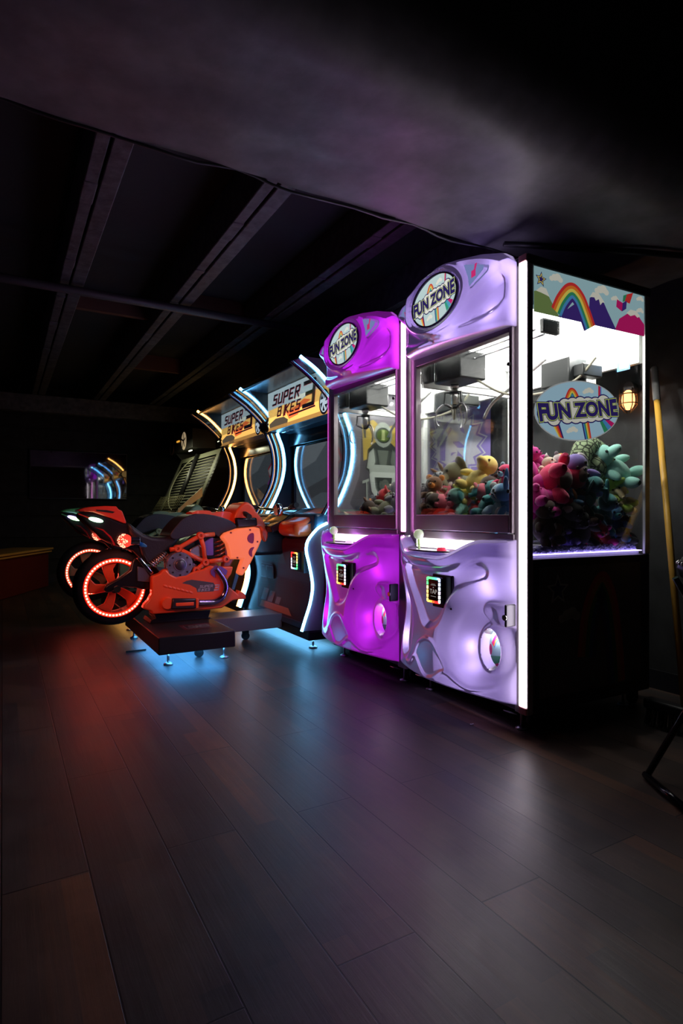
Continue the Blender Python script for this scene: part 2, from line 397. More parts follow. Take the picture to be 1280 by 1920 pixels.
# bench with glossy timber lip running to the far wall
def bench():
    a = Vector((-.33, 6.47)); b = Vector((.57, 8.42)); d = (b - a).normalized(); n = Vector((-d.y, d.x)); L = (b - a).length
    t = thing('bench', 'long dark red upholstered bench with glossy wooden lip below the television', 'bench', (a.x, a.y, 0), math.atan2(d.y, d.x))
    MB().box(0, L, .06, .5, .0, .44).build('base', mat('red_upholstery', (.16, .015, .012), .6, bump=.2, bscale=30), t, bevel=.01)
    MB().box(0, L, .0, .5, .475, .5).build('top_lip', mat('varnished_wood', (.9, .5, .12), .25, bump=.1, bscale=20), t, bevel=.004)
    MB().box(0, L, .02, .5, .442, .462).build('lower_lip', mat('varnished_wood'), t, bevel=.004)
bench()

# ================================================================= sign artwork
def star(cx, cy, r, k=.45, rot=0.): return [(cx + (r if i % 2 == 0 else r * k) * math.sin(rot + i * PI / 5), cy + (r if i % 2 == 0 else r * k) * math.cos(rot + i * PI / 5)) for i in range(10)]
def rainbow(art, path, w, cols):
    n = len(cols)
    for i, c in enumerate(cols): art.band(path, w * i / n, w * (i + 1) / n, c)
def funzone(P, name, parent, C, label=None):
    """oval sign, x -1..1, y -.58...58"""
    a = Art(P)
    a.ell(0, 0, 1., .6, C['rim']).up().ell(0, 0, .975, .578, C['sky']).up()
    for x, y, k in ((-.62, .1, .08), (.28, .37, .1), (-.22, -.38, .1)): a.cloud(x, y, k, C['white'])
    a.up()
    rays = [C['red'], C['or'], C['yel'], C['grn'], C['blu'], C['navy']]
    def clip(p):
        x, y = p; r = math.hypot(x / .975, y / .578); return (x / r, y / r) if r > 1 else p
    rp = [(-.36, .1), (-.28, .27), (-.18, .42), (-.1, .46), (-.02, .42), (.04, .3), (.09, .12)]
    rainbow(a, sp2(rp, 5, False), -.16, [C['red'], C['or'], C['yel'], C['grn'], C['blu']])
    def ray(pts, cols):
        (x0, y0), (x1, y1), (x2, y2), (x3, y3) = pts; n = len(cols)
        for i, c in enumerate(cols):
            f, g = i / n, (i + 1) / n
            a.poly([(x0 + (x1 - x0) * f, y0 + (y1 - y0) * f), (x0 + (x1 - x0) * g, y0 + (y1 - y0) * g), clip((x3 + (x2 - x3) * g, y3 + (y2 - y3) * g)), clip((x3 + (x2 - x3) * f, y3 + (y2 - y3) * f))], c)
    ray([(.5, .2), (.58, .2), (.83, .6), (.68, .6)], [C['red'], C['mag'], C['blu']])
    ray([(.6, -.15), (.45, -.2), (.62, -.55), (.86, -.32)], [C['mag'], C['blu'], C['grn']])
    ray([(.02, -.18), (.2, -.18), (.26, -.7), (.06, -.7)], [C['navy'], C['blu'], C['grn'], C['yel'], C['or'], C['red']])
    ray([(-.68, -.15), (-.5, -.15), (-.5, -.6), (-.68, -.6)], [C['yel'], C['or'], C['red'], C['navy']])
    a.up()
    bub = [(-.78, -.02, .15), (-.64, .06, .15), (-.6, -.1, .15), (-.45, .04, .16), (-.3, .1, .15), (-.3, -.08, .15), (-.12, .1, .16), (-.1, -.08, .16), (.06, .12, .15), (.08, -.08, .16), (.24, .08, .17), (.26, -.08, .16), (.42, .08, .16), (.45, -.06, .17), (.62, .12, .16), (.66, -.05, .16), (.78, .04, .14)]
    for x, y, r in bub: a.ell(x, y, r + .025, r + .025, C['navy'], n=18)
    a.up()
    for x, y, r in bub: a.ell(x, y, r, r, C['white'], n=18)
    a.up()
    def W(x, y): return (x, y * (1 + .25 * x * x) + .0)
    put_text(a, 'FUN ZONE', 0, .0, .38, C['navy'], .115, 0, .98, 0, W); a.up()
    put_text(a, 'FUN ZONE', 0, .0, .38, C['lime'], .085, 0, .98, 0, W); a.up()
    put_text(a, 'FUN ZONE', 0, .0, .38, C['navy'], .05, 0, .98, 0, W)
    return a.build(name, parent, label)
def film(n, c, s=.42): return emat('glow_film_' + n, c, s)  # emission stands in for machine light shining through the film and sticker
F_ = {n: film(n, c) for n, c in dict(sky=(.42, .66, .72), sky2=(.45, .70, .86), white=(.85, .84, .72), navy=(.035, .022, .16), lime=(.55, .66, .12), red=(.72, .04, .04), or_=(.85, .22, .03), yel=(.88, .72, .12), grn=(.04, .3, .14), blu=(.08, .3, .62), mag=(.6, .015, .16), pur=(.06, .03, .22), hill=(.19, .28, .09), rim=(.5, .52, .52)).items()}
PR = dict(rim=A_lgrey, sky=A_sky2, white=A_white, red=A_red, yel=A_yel, grn=A_grn, blu=A_blu, navy=A_navy, mag=A_mag, lime=A_lime)
PR['or'] = A_or
def litset(s):
    k = '%g' % s
    D = dict(rim=lit('rim' + k, (.05, .06, .12), s), sky=lit('sky' + k, (.62, .80, .80), s), white=lit('white' + k, (.95, .95, .85), s), red=lit('red' + k, (.75, .06, .05), s), yel=lit('yel' + k, (.9, .75, .2), s),
             grn=lit('grn' + k, (.05, .4, .25), s), blu=lit('blu' + k, (.1, .4, .6), s), navy=lit('navy' + k, (.03, .02, .14), s), mag=lit('mag' + k, (.7, .03, .2), s), lime=lit('lime' + k, (.7, .78, .3), s))
    D['or'] = lit('or' + k, (.85, .35, .08), s)
    return D
LIT = litset(.75)

# ================================================================= claw machines
def sd_poly(Y, Z, poly):
    """signed distance, negative inside"""
    P = np.array(poly); d = np.full(Y.shape, 1e9); s = np.ones(Y.shape)
    n = len(P)
    for i in range(n):
        a = P[i]; b = P[(i + 1) % n]; e = b - a; wx = Y - a[0]; wz = Z - a[1]
        t = np.clip((wx * e[0] + wz * e[1]) / (e @ e + 1e-12), 0, 1); d = np.minimum(d, (wx - e[0] * t) ** 2 + (wz - e[1] * t) ** 2)
        c1 = Z >= a[1]; c2 = Z < b[1]; c3 = e[0] * wz > e[1] * wx
        s = np.where((c1 & c2 & c3) | (~c1 & ~c2 & ~c3), -s, s)
    return s * np.sqrt(d)
def d_line(Y, Z, pts):
    P = np.array(pts); d = np.full(Y.shape, 1e9)
    for a, b in zip(P, P[1:]):
        e = b - a; wx = Y - a[0]; wz = Z - a[1]; t = np.clip((wx * e[0] + wz * e[1]) / (e @ e + 1e-12), 0, 1)
        d = np.minimum(d, (wx - e[0] * t) ** 2 + (wz - e[1] * t) ** 2)
    return np.sqrt(d)
def sm(x): x = np.clip(x, 0, 1); return x * x * (3 - 2 * x)
def inside(sd, w): return sm(.5 - sd / (2 * w))
def edge(t, w): t = np.clip(t / w, 0, 1); return np.sqrt(np.clip(1 - (1 - t) ** 2, 0, 1))
def grid_obj(name, X, Y, Z, m, parent, mask=None):
    nu, nv = X.shape; idx = np.arange(nu * nv).reshape(nu, nv)
    F = [(int(idx[i, j]), int(idx[i + 1, j]), int(idx[i + 1, j + 1]), int(idx[i, j + 1])) for i in range(nu - 1) for j in range(nv - 1) if mask is None or not mask[i, j]]
    me = bpy.data.meshes.new(name); me.from_pydata(np.stack([X.ravel(), Y.ravel(), Z.ravel()], 1).tolist(), [], F); me.materials.append(m)
    o = link(name, me, parent, smooth=70)
    return o

W_, D_ = .838, .80          # machine width (along the row) and depth
MY0 = 1.733
MQ_eye = sp2([(0.0529,1.9768),(0.1049,2.0175),(0.1959,2.0552),(0.2928,2.08),(0.3891,2.0945),(0.5069,2.0908),(0.6256,2.0629),(0.727,2.0247),(0.7979,1.9917),(0.8088,1.9686),(0.7844,1.943),(0.7357,1.9083),(0.6671,1.8484),(0.5851,1.804),(0.4917,1.7746),(0.4178,1.7671),(0.3471,1.7805),(0.2928,1.8018),(0.2533,1.8351),(0.2084,1.8699),(0.1527,1.8997),(0.099,1.922),(0.0586,1.9434)], 3)
MQ_lens = [(0.3333,1.7859),(0.2533,1.8351),(0.1896,1.8771),(0.1167,1.9175),(0.0729,1.9381),(0.0615,1.8943),(0.0672,1.8375),(0.1049,1.8115),(0.1772,1.7903),(0.2533,1.7837)]
MQ_low = sp2([(0.7665,1.8282),(0.7755,1.909),(0.7357,1.8824),(0.6671,1.8332),(0.5851,1.7867),(0.5069,1.7641),(0.5851,1.7668),(0.6671,1.7723),(0.727,1.7871)], 3)
MQ_tri = [(0.263,2.0374),(0.1896,2.0135),(0.1316,1.9878),(0.1376,1.9719),(0.1772,1.9514),(0.2275,1.9291),(0.2352,1.9717)]
MQ_tri2 = [(0.7639,1.957),(0.7444,1.9835),(0.7183,2.0013),(0.6883,2.0099),(0.6968,1.9691),(0.6968,1.923),(0.7313,1.9433)]
MQ_sw = sp2([(0.727,1.7845),(0.6421,1.7686),(0.5069,1.7713),(0.361,1.7774),(0.2275,1.7741),(0.1286,1.7846),(0.0729,1.8142),(0.0586,1.8682),(0.0597,1.9313)], 4, False)
CV = dict(
 funnel=sp2([(0.7126,0.7027),(0.5515,0.6598),(0.3585,0.6681),(0.1868,0.7055),(0.1403,0.6876),(0.1403,0.6551),(0.1734,0.6361),(0.2846,0.5932),(0.3585,0.5304),(0.4046,0.4436),(0.4521,0.4036),(0.501,0.3926),(0.5429,0.4122),(0.6035,0.4997),(0.6663,0.5905)], 4),
 pocket=sp2([(0.7985,0.6442),(0.7296,0.5372),(0.6777,0.4322),(0.6614,0.3243),(0.6777,0.2439),(0.7109,0.2039),(0.7484,0.2132),(0.7637,0.2612),(0.7714,0.4189)], 4),
 bowl=sp2([(-0.0379,0.5887),(0.027,0.5942),(0.1208,0.5841),(0.2141,0.5532),(0.2991,0.4987),(0.3585,0.4206),(0.3814,0.3265),(0.3585,0.251),(0.2919,0.2068),(0.1868,0.1983),(0.0825,0.2194),(0.009,0.2641),(-0.0379,0.3101)], 4),
 inner=sp2([(0.1208,0.5141),(0.2004,0.4697),(0.2631,0.3972),(0.2846,0.3351),(0.2703,0.27),(0.2141,0.2392),(0.1468,0.2388),(0.0825,0.2603),(0.0331,0.2941),(0.009,0.3527),(0.027,0.4114),(0.0576,0.4329),(0.0952,0.4629)], 4),
 line=sp2([(0.6939,0.179),(0.6481,0.1812),(0.6035,0.2232),(0.5773,0.2201),(0.5345,0.1763),(0.4928,0.1494),(0.4361,0.1546),(0.3814,0.1908),(0.3435,0.2046),(0.2991,0.1855),(0.228,0.1596),(0.1601,0.1647),(0.0952,0.1843)], 4, False),
 blob=sp2([(0.6035,0.2253),(0.5686,0.2911),(0.5093,0.3253),(0.4521,0.3234),(0.4046,0.2867),(0.3585,0.2311),(0.3405,0.2033)], 4, False))
HOLE = ((0.1312,0.3403), .062, .088)

def relief_cover(shell, parent):
    nu, nv = 150, 170; s = np.linspace(0, 1, nu)[:, None] * np.ones((1, nv)); t = np.ones((nu, 1)) * np.linspace(0, 1, nv)[None, :]
    yc = np.linspace(.03, .85, nu)
    zt = .815 - .085 * sm((s - .12) / .3) * sm((1.0 - s) / .16 * 1.) + .01 * s
    zb = .118 + .01 * s
    Z = zb + (zt - zb) * t
    yl = .85 - .035 * np.exp(-((Z - .42) / .16) ** 2) - .02 * sm((Z - .55) / .2) * 0
    Y = .038 + s * (yl - .038)
    e = edge(np.minimum(s, 1 - s) * .82, .05) * edge(np.minimum(t, 1 - t) * .7, .025)
    b = .045 + .095 * np.sin(PI * np.clip(s, 0, 1)) ** .8 + .03 * sm((t - .82) / .14) * np.sin(PI * s) - .012 * np.exp(-((t - .5) / .22) ** 2)
    h = b.copy()
    h -= .026 * inside(sd_poly(Y, Z, CV['funnel']), .022)
    h -= .03 * inside(sd_poly(Y, Z, CV['pocket']), .022)
    h -= .022 * inside(sd_poly(Y, Z, CV['bowl']), .036)
    h -= .035 * inside(sd_poly(Y, Z, CV['inner']), .042)
    h += .009 * np.exp(-(d_line(Y, Z, CV['line']) / .009) ** 2) + .006 * np.exp(-(d_line(Y, Z, CV['blob']) / .008) ** 2)
    dd = d_line(Y, Z, [(.02, .495), (.115, .495)]); h += .03 * sm((.06 - dd) / .02)
    rim = d_line(Y, Z, [(float(a), float(c) - .075) for a, c in zip(Y[::10, -1], Z[::10, -1])]); h -= .012 * np.exp(-(rim / .012) ** 2)
    (hy, hz), ra, rb = HOLE
    wq = sm((1.5 - np.sqrt(((Y - hy) / ra) ** 2 + ((Z - hz) / rb) ** 2)) / .5); h = h * (1 - wq) + .062 * wq
    h *= e; h = np.maximum(h, .0)
    Yc = (Y[1:, 1:] + Y[:-1, :-1]) / 2; Zc = (Z[1:, 1:] + Z[:-1, :-1]) / 2
    mask = (((Yc - hy) / ra) ** 2 + ((Zc - hz) / rb) ** 2) < 1
    o = grid_obj('front_cover', -h, Y, Z, shell, parent, mask)
    # joystick tray behind the lip
    nu2, nv2 = 60, 14; zl = zt[:, -1]; yv = Y[:, -1]; s2 = np.linspace(.02, .98, nu2); yy = np.interp(s2, s[:, 0], yv); z1 = np.interp(s2, s[:, 0], zl); bb = np.interp(s2, s[:, 0], (b[:, -1]))
    tt = np.linspace(0, 1, nv2)
    TY = yy[:, None] * np.ones((1, nv2)); edgef = edge(np.minimum(s2, 1 - s2) * .82, .08)[:, None]
    lipx = -(bb * edge(np.minimum(s2, 1 - s2) * .82, .05))[:, None] * .93
    TX = lipx * (1 - tt)[None, :] + .0 * tt[None, :]
    TZ = z1[:, None] - .003 - (z1[:, None] - .722) * sm(tt / .3)[None, :] * edgef
    back = grid_obj('joystick_tray', TX, TY, TZ, shell, parent)
    return o

def claw_machine(loc, rz, label, shell, tint, stripcol, glow, first):
    W_ = .812 if first else .835; YS = -.023 if first else -.026
    t = thing('claw_machine', label, 'claw machine', loc, rz, 'claw machines')
    side_dk = mat('side_panel_dark', (.03, .026, .028), .45)
    b = MB().box(.012, D_, YS + .001, W_, .09, .735); b.build('cabinet_base', side_dk, t, bevel=.006)
    # corner posts and rails of the upper case
    def post(x0, x1, y0, y1, z0=.735, z1=2.0, m=frame_gr): MB().box(x0, x1, y0, y1, z0, z1).build('corner_post', m, t, bevel=.003)
    post(.0, .032, YS, .05, .09, 2.0); post(.0, .032, W_ - .05, W_, .09, 2.0)
    post(D_ - .035, D_, YS, YS + .014, .7351, 1.96, white_pl); post(D_ - .035, D_, W_ - .035, W_, .7351, 1.96, white_pl)
    roof = MB().box(.0, D_ + .004, YS - .002, W_, 1.96, 2.0); roof.build('roof_panel', black, t, bevel=.004)
    # front door: frame, window
    dr = MB(); Z0, Z1, wz0, wz1 = .842, 1.745, .921, 1.697; y0, y1, wy0, wy1 = .052, W_ - .045, .072 if first else .060, W_ - .068 if first else W_ - .09
    dr.box(-.012, .02, y0, wy0, Z0, Z1); dr.box(-.012, .02, wy1, y1, Z0, Z1); dr.box(-.012, .02, wy0, wy1, Z0, wz0); dr.box(-.012, .02, wy0, wy1, wz1, Z1)
    d = dr.build('door_frame', frame_gr, t, bevel=.003)
    MB().box(.0, .006, wy0, wy1, wz0, wz1).build('door_window', pane, d)
    for z in (1.56, 1.02):
        MB().cyl((-.02, .068, z), (-.0121, .068, z), .008, 12).build('door_lock', black, d)
    MB().box(-.006, .02, .0501, W_ - .0501, .735, .838).build('lower_rail', frame_gr, t, bevel=.003)
    # side, back windows
    MB().box(.034, D_ - .036, YS + .003, YS + .009, .742, 1.958).build('side_window', pane_side, t)
    MB().box(.034, D_ - .036, W_ - .008, W_ - .002, .742, 1.958).build('side_window', pane_side, t)
    MB().box(D_ - .012, D_ - .006, .036, W_ - .036, .742, 1.649).build('rear_window', pane_side, t)
    bk = MB().box(D_ - .03, D_ - .002, .012, W_ - .036, 1.65, 1.957)
    if first: bk.box(D_ - .03, D_ - .013, .265, .375, .742, 1.65)
    bk.build('rear_frame', white_pl, t, bevel=.003)
    if first:
        st = MB().box(D_ - .0315, D_ - .0302, .06, .13, 1.63, 1.71, 0).box(D_ - .0322, D_ - .0316, .07, .115, 1.64, 1.66, 1)
        st.build('sticker', [A_blu, A_white], t)
    MB().box(.035, D_ - .032, .012, W_ - .012, 1.768, 1.79).build('light_panel', emat('machine_ceiling_light_%s' % first, (1., .98, .93), 4.5 if first else 4.), t)
    MB().box(.035, D_ - .032, .012, W_ - .012, 1.791, 1.81).build('added_light_baffle', white_pl, t); MB().box(.0201, .034, .0501, W_ - .0501, 1.70, 1.959).build('added_front_baffle', white_pl, t)  # both boxes added to keep the panel's light out of the marquee
    for lx in (.16, .62):
        for ly in (.16, .66): lamp('POINT', t, (lx, ly, 1.742), 7.5, (1., .98, .93), .012, name='ceiling_led')
    # shelf floor inside
    MB().box(.035, D_ - .036, .01, W_ - .01, .7355, .75).build('shelf', mat('shelf_white', (.5, .48, .6), .4), t)
    MB().box(.04, D_ - .04, YS + .014, .10, .7501, .754).build('shelf_light', emat('violet_led', (.55, .45, 1.), 3.5), t)
    # marquee ------------------------------------------------------
    nu, nv = 150, 110; s = np.linspace(0, 1, nu)[:, None] * np.ones((1, nv)); tt = np.ones((nu, 1)) * np.linspace(0, 1, nv)[None, :]
    ay = np.array([-.005, .0, .02, .067, .195, .323, .46, .594, .70, .78, .83]); az = np.array([1.97, 1.985, 2.015, 2.045, 2.083, 2.106, 2.112, 2.098, 2.046, 1.99, 1.935])
    yb = s * .80; ztop = np.interp(yb * 1.02, ay, az); zbot = 1.715 + .02 * s
    Z = zbot + (ztop - zbot) * tt
    yl = .768 + .045 * np.exp(-((Z - 1.965) / .045) ** 4)
    Y = .038 + s * (yl - .038)
    ed = edge(np.minimum(s, 1 - s) * .8, .035) * edge(np.minimum(tt, 1 - tt) * .33, .03)
    oy, oz = .478, 1.948
    se = np.sqrt(((Y - oy) / .18) ** 2 + ((Z - oz) / .122) ** 2)
    h = .042 + .046 * np.sin(PI * .75 * s)
    h += .022 * inside(sd_poly(Y, Z, MQ_eye), .016)
    h -= .022 * inside(sd_poly(Y, Z, MQ_lens), .02)
    h -= .012 * inside(sd_poly(Y, Z, MQ_low), .02)
    h -= .014 * inside(sd_poly(Y, Z, MQ_tri), .008) + .014 * inside(sd_poly(Y, Z, MQ_tri2), .007)
    h += .012 * np.exp(-((se - 1.22) / .1) ** 2) - .012 * (se < 1.05)
    h += .008 * np.exp(-(d_line(Y, Z, MQ_sw) / .014) ** 2)
    h *= ed
    mq = grid_obj('marquee', -h, Y, Z, shell, t)
    ring = MB(); ring.lathe([(.98, -.006), (1.04, -.006), (1.06, .004), (.98, .004)], axis='x', n=48, closed=True)
    for v in ring.bm.verts: v.co = (v.co.x - .0965, v.co.y * .172 + oy, v.co.z * .117 + oz)
    ring.build('sign_rim', mat('rim_grey', (.2, .17, .28), .3), mq)
    funzone(lambda a, b, k: (-.0985 - k, oy - (a * math.cos(.09) - b * math.sin(.09)) * .172, oz + (a * math.sin(.09) + b * math.cos(.09)) * .115 / .6), 'oval_sign', mq, LIT, 'round backlit sign reading FUN ZONE')
    for nm, poly, tri in (('window_print', MQ_tri, 1), ('window_print', MQ_tri2, 0)):
        a = Art(lambda u, v, k: (-.0955 - k, u, v)); dm = emat('backlit_dusk', (.16, .2, .42), 1.); rm = LIT['mag']
        a.poly(poly, dm).up(); cx = sum(p[0] for p in poly) / len(poly); cz = sum(p[1] for p in poly) / len(poly)
        if tri: a.poly([(cx - .02, cz + .035), (cx - .005, cz + .035), (cx + .0, cz + .012), (cx - .012, cz + .012)], rm); a.poly([(cx + .018, cz + .01), (cx - .01, cz + .014), (cx - .01, cz - .018), (cx + .018, cz - .02)], rm)
        else: a.poly(star(cx - .005, cz - .01, .018), rm)
        a.build(nm, mq)
    # ---------------------------------------------- lower front cover
    cv = relief_cover(shell, t)
    (hy, hz), ra, rb = HOLE
    tb = MB(); n = 40
    rings = []
    for x, k in ((-.0625, 1.04), (-.045, .97), (-.012, .9)):
        rings.append([tb.bm.verts.new((x, hy + ra * k * math.cos(2 * PI * i / n), hz + rb * k * math.sin(2 * PI * i / n))) for i in range(n)])
    for A, B in zip(rings, rings[1:]):
        for i in range(n): tb.bm.faces.new((A[i], A[(i + 1) % n], B[(i + 1) % n], B[i]))
    tb.build('prize_chute', shell, cv, smooth=60)
    a = Art(lambda u, v, k: (-.014 - k, hy - u * ra * .93, hz + v * rb * .93)); a.ell(0, 0, 1, 1, A_sky).up()
    a.poly([(-1 + .15, -.5), (.95, -.3), (.7, -.7), (0, -1), (-.6, -.8)], A_grn).up()
    pth = [(.75, -.55), (.82, 0), (.55, .6), (.1, .8), (-.35, .65), (-.7, .2)]
    rainbow(a, sp2(pth, 5, False), .5, [A_mag, A_mag, A_or, A_blu, A_sky2]); a.up(); a.ell(-.8, -.15, .16, .3, A_mag, n=16); a.ell(.0, -.9, .3, .1, A_mag, n=16)
    lamp('POINT', t, (-.03, hy + .01, hz + .05), .25, (1., .97, 1.), .01, name='chute_fill_lamp')  # extra lamp added so the flap print shows
    a.build('chute_flap', cv, 'prize flap printed with a rainbow')
    MB().box(-.06, -.001, .039, .05, .45, .545).build('coin_lock', dkmetal, t, bevel=.006, label='dark metal lock plate')
    MB().cyl((-.062, .048, .49), (-.055, .048, .49), .012, 14).build('lock_barrel', chrome, t)
    # tray controls
    MB().box(-.0095, -.0062, .20, .74, .755, .80).build('tray_light', emat('tray_led_%s' % first, (1., .97, 1.) if first else (1., .75, 1.), 5. if first else 2.5), t)
    pl = MB(); pl.lathe([(.0001, .0), (1, .0), (1, .006), (.0001, .006)], n=40)
    for v in pl.bm.verts: v.co = (v.co.x * .05 - .07, v.co.y * .15 + .56, v.co.z + .742)
    plate = pl.build('control_plate', [mat('lilac_plate', (.5, .42, .7), .3)], t, smooth=40)
    e2 = MB(); e2.tube([(math.cos(2 * PI * i / 40) * .051 - .07, math.sin(2 * PI * i / 40) * .151 + .56, .745) for i in range(40)], .004, 6, closed=True); e2.build('plate_edge', black, plate)
    js = MB().cyl((-.075, .628, .748), (-.075, .632, .80), .006, 12).cyl((-.075, .628, .772), (-.075, .628, .775), .022, 20)
    j = js.build('joystick', mat('lime_acrylic', (.55, .7, .3), .15, em=(.5, .8, .2), es=.25), t)
    MB().ball((-.075, .633, .822), .026, n=24, m=16).build('joystick_knob', mat('clear_knob', (.75, .85, .6), .08, em=(.7, .85, .5), es=.35), j)
    MB().lathe([(.022, .0), (.024, .008), (.02, .018), (.0001, .021)], (-.065, .46, .745), n=24).build('push_button', mat('red_button', (.9, .05, .12), .2, em=(1, .05, .1), es=.5) if first else mat('violet_button', (.8, .4, .9), .2, em=(.9, .6, 1), es=1.), t, smooth=60)
    # card reader
    reader(t, (-.108 if first else -.108, .405, .572), .0)
    # LED corner strips with end caps
    def strip(y0, y1, z0, z1, m, caps=True):
        o = MB().box(-.006, .0, y0, y1, z0, z1).build('led_strip', m, t, bevel=.004)
        if caps:
            for a_, c_ in ((z0 - .031, z0 - .0005), (z1 + .0005, z1 + .03)): MB().box(-.007, .0, y0 - .001, y1 + .001, a_, c_).build('end_cap', mat('cap_%s' % first, (.75, .3, .32), .4) if first else frame_gr, o, bevel=.003)
    strip(*((-.019, .021) if first else (-.025, .013)), .122 if first else .83, 1.97, stripcol)
    if not first: strip(W_ + .001, W_ + .006, .86, 1.70, emat('pink_edge_reflection', (.9, .1, .75), .9), False)  # glowing sliver stands in for a pink reflection along the edge, not an LED
    # feet and casters
    for (x, y) in ((.06, .07), (.06, W_ - .1), (D_ - .07, .07), (D_ - .07, W_ - .1)):
        f = MB().cyl((x, y, .012), (x, y, .0899), .006, 10); f.lathe([(.026, 0), (.026, .006), (.012, .014), (.0001, .014)], (x, y, 0), n=20); f.build('levelling_foot', steel, t)
        c = MB().cyl((x + .07, y - .012, .03), (x + .07, y + .012, .03), .03, 20); c.box(x + .05, x + .09, y - .018, y - .013, .03, .0899); c.box(x + .05, x + .09, y + .013, y + .018, .03, .0899); c.build('caster', rubber, t)
        k = MB().obox((x - .055, y + .01, .075), .05, .035, .004, (0, .35, .0)); k.build('foot_bracket', mat('zinc', (.55, .55, .6), .3, .6), t)
    # ---- crane gantry
    g = MB()
    for x, z in ((.12, 1.722), (.175, 1.71)): g.cyl((x, .05, z), (x, .62, z), .005, 10)
    cr = g.build('crane_rail', chrome, t)
    for y in (W_ - .055,):
        r = MB().box(.05, D_ - .05, y, y + .022, 1.60, 1.635).box(.05, D_ - .05, y - .004, y + .026, 1.636, 1.642); r.build('side_rail', white_pl, t, bevel=.002)
    MB().box(.08, .25, .50, .71, 1.607, 1.745).build('crane_motor_box', motor_gr, t, bevel=.008)
    MB().box(.05, .079, .70, .79, 1.62, 1.73).build('crane_side_box', motor_gr, t, bevel=.006)
    MB().box(.13, .23, .012, .035, 1.705, 1.765).build('rail_end_box', motor_gr, t, bevel=.004)
    MB().box(.53, .66, .22, .40, 1.57, 1.70).box(.56, .7, .16, .22, 1.6, 1.66).build('rear_motor_box', motor_gr, t, bevel=.006)
    cx, cy = .165, .645
    c = MB().cyl((cx, cy, 1.50), (cx, cy, 1.585), .017, 20); c.cyl((cx, cy, 1.585), (cx, cy, 1.607), .022, 16); claw = c.build('claw_body', mat('brushed_alu', (.62, .62, .6), .3, .9), t)
    MB().cyl((cx, cy, 1.475), (cx, cy, 1.50), .012, 12).build('claw_tip', black, claw); MB().cyl((cx, cy, 1.555), (cx, cy, 1.568), .026, 16).build('claw_collar', black, claw)
    for k in range(3):
        a_ = k * 2 * PI / 3 + .5; u = Vector((math.cos(a_), math.sin(a_), 0))
        p = [Vector((cx, cy, 1.562)) + u * .02, Vector((cx, cy, 1.56)) + u * .05, Vector((cx, cy, 1.50)) + u * .055, Vector((cx, cy, 1.48)) + u * .015]
        MB().tube(p, .005, 8).build('claw_linkage', black, claw)
        p = smooth_path([Vector((cx, cy, 1.49)) + u * .02, Vector((cx, cy, 1.50)) + u * .055, Vector((cx, cy, 1.46)) + u * .095, Vector((cx, cy, 1.405)) + u * .095, Vector((cx, cy, 1.385)) + u * .08], 5)
        MB().tube(p, .0045, 8).build('claw_prong', steel, claw)
    p = smooth_path([(cx + .03, cy + .05, 1.607), (cx + .03, cy + .06, 1.5), (cx + .02, cy + .03, 1.43), (cx, cy + .0, 1.46), (cx, cy - .005, 1.52)], 6)
    MB().tube(p, .006, 8).build('claw_cable', mat('cable_beige', (.3, .29, .22), .5), t)
    p = smooth_path([(.2, .52, 1.61), (.3, .42, 1.53), (.42, .3, 1.52), (.55, .2, 1.58), (.6, .12, 1.68)], 7)
    MB().tube(p, .006, 8).build('motor_cable', mat('cable_beige'), t)
    MB().tube(smooth_path([(.35, .2, 1.66), (.33, .35, 1.58), (.3, .5, 1.5), (.28, .55, 1.42)], 6), .008, 8).build('rear_cable', mat('cable_grey', (.45, .45, .45), .3, .5), t)
    # clear chute wall inside
    MB().box(.04, .3, .56, .564, .7505, .98).build('chute_wall', acryl, t)
    # lamps inside the moulded plastic
    for (x, y, z, e) in glow: lamp('POINT', t, (x, y, z), e, tint, .03)
    lamp('AREA', t, (-.004, .44, .45), .46 if first else .42, tint, rot=(0, PI / 2, 0), sx=.62, sy=.76, name='diffuser_lamp')
    lamp('AREA', t, (-.004, .40, 1.90), .40, tint, rot=(0, PI / 2, 0), sx=.32, sy=.74, name='diffuser_lamp')
    return t

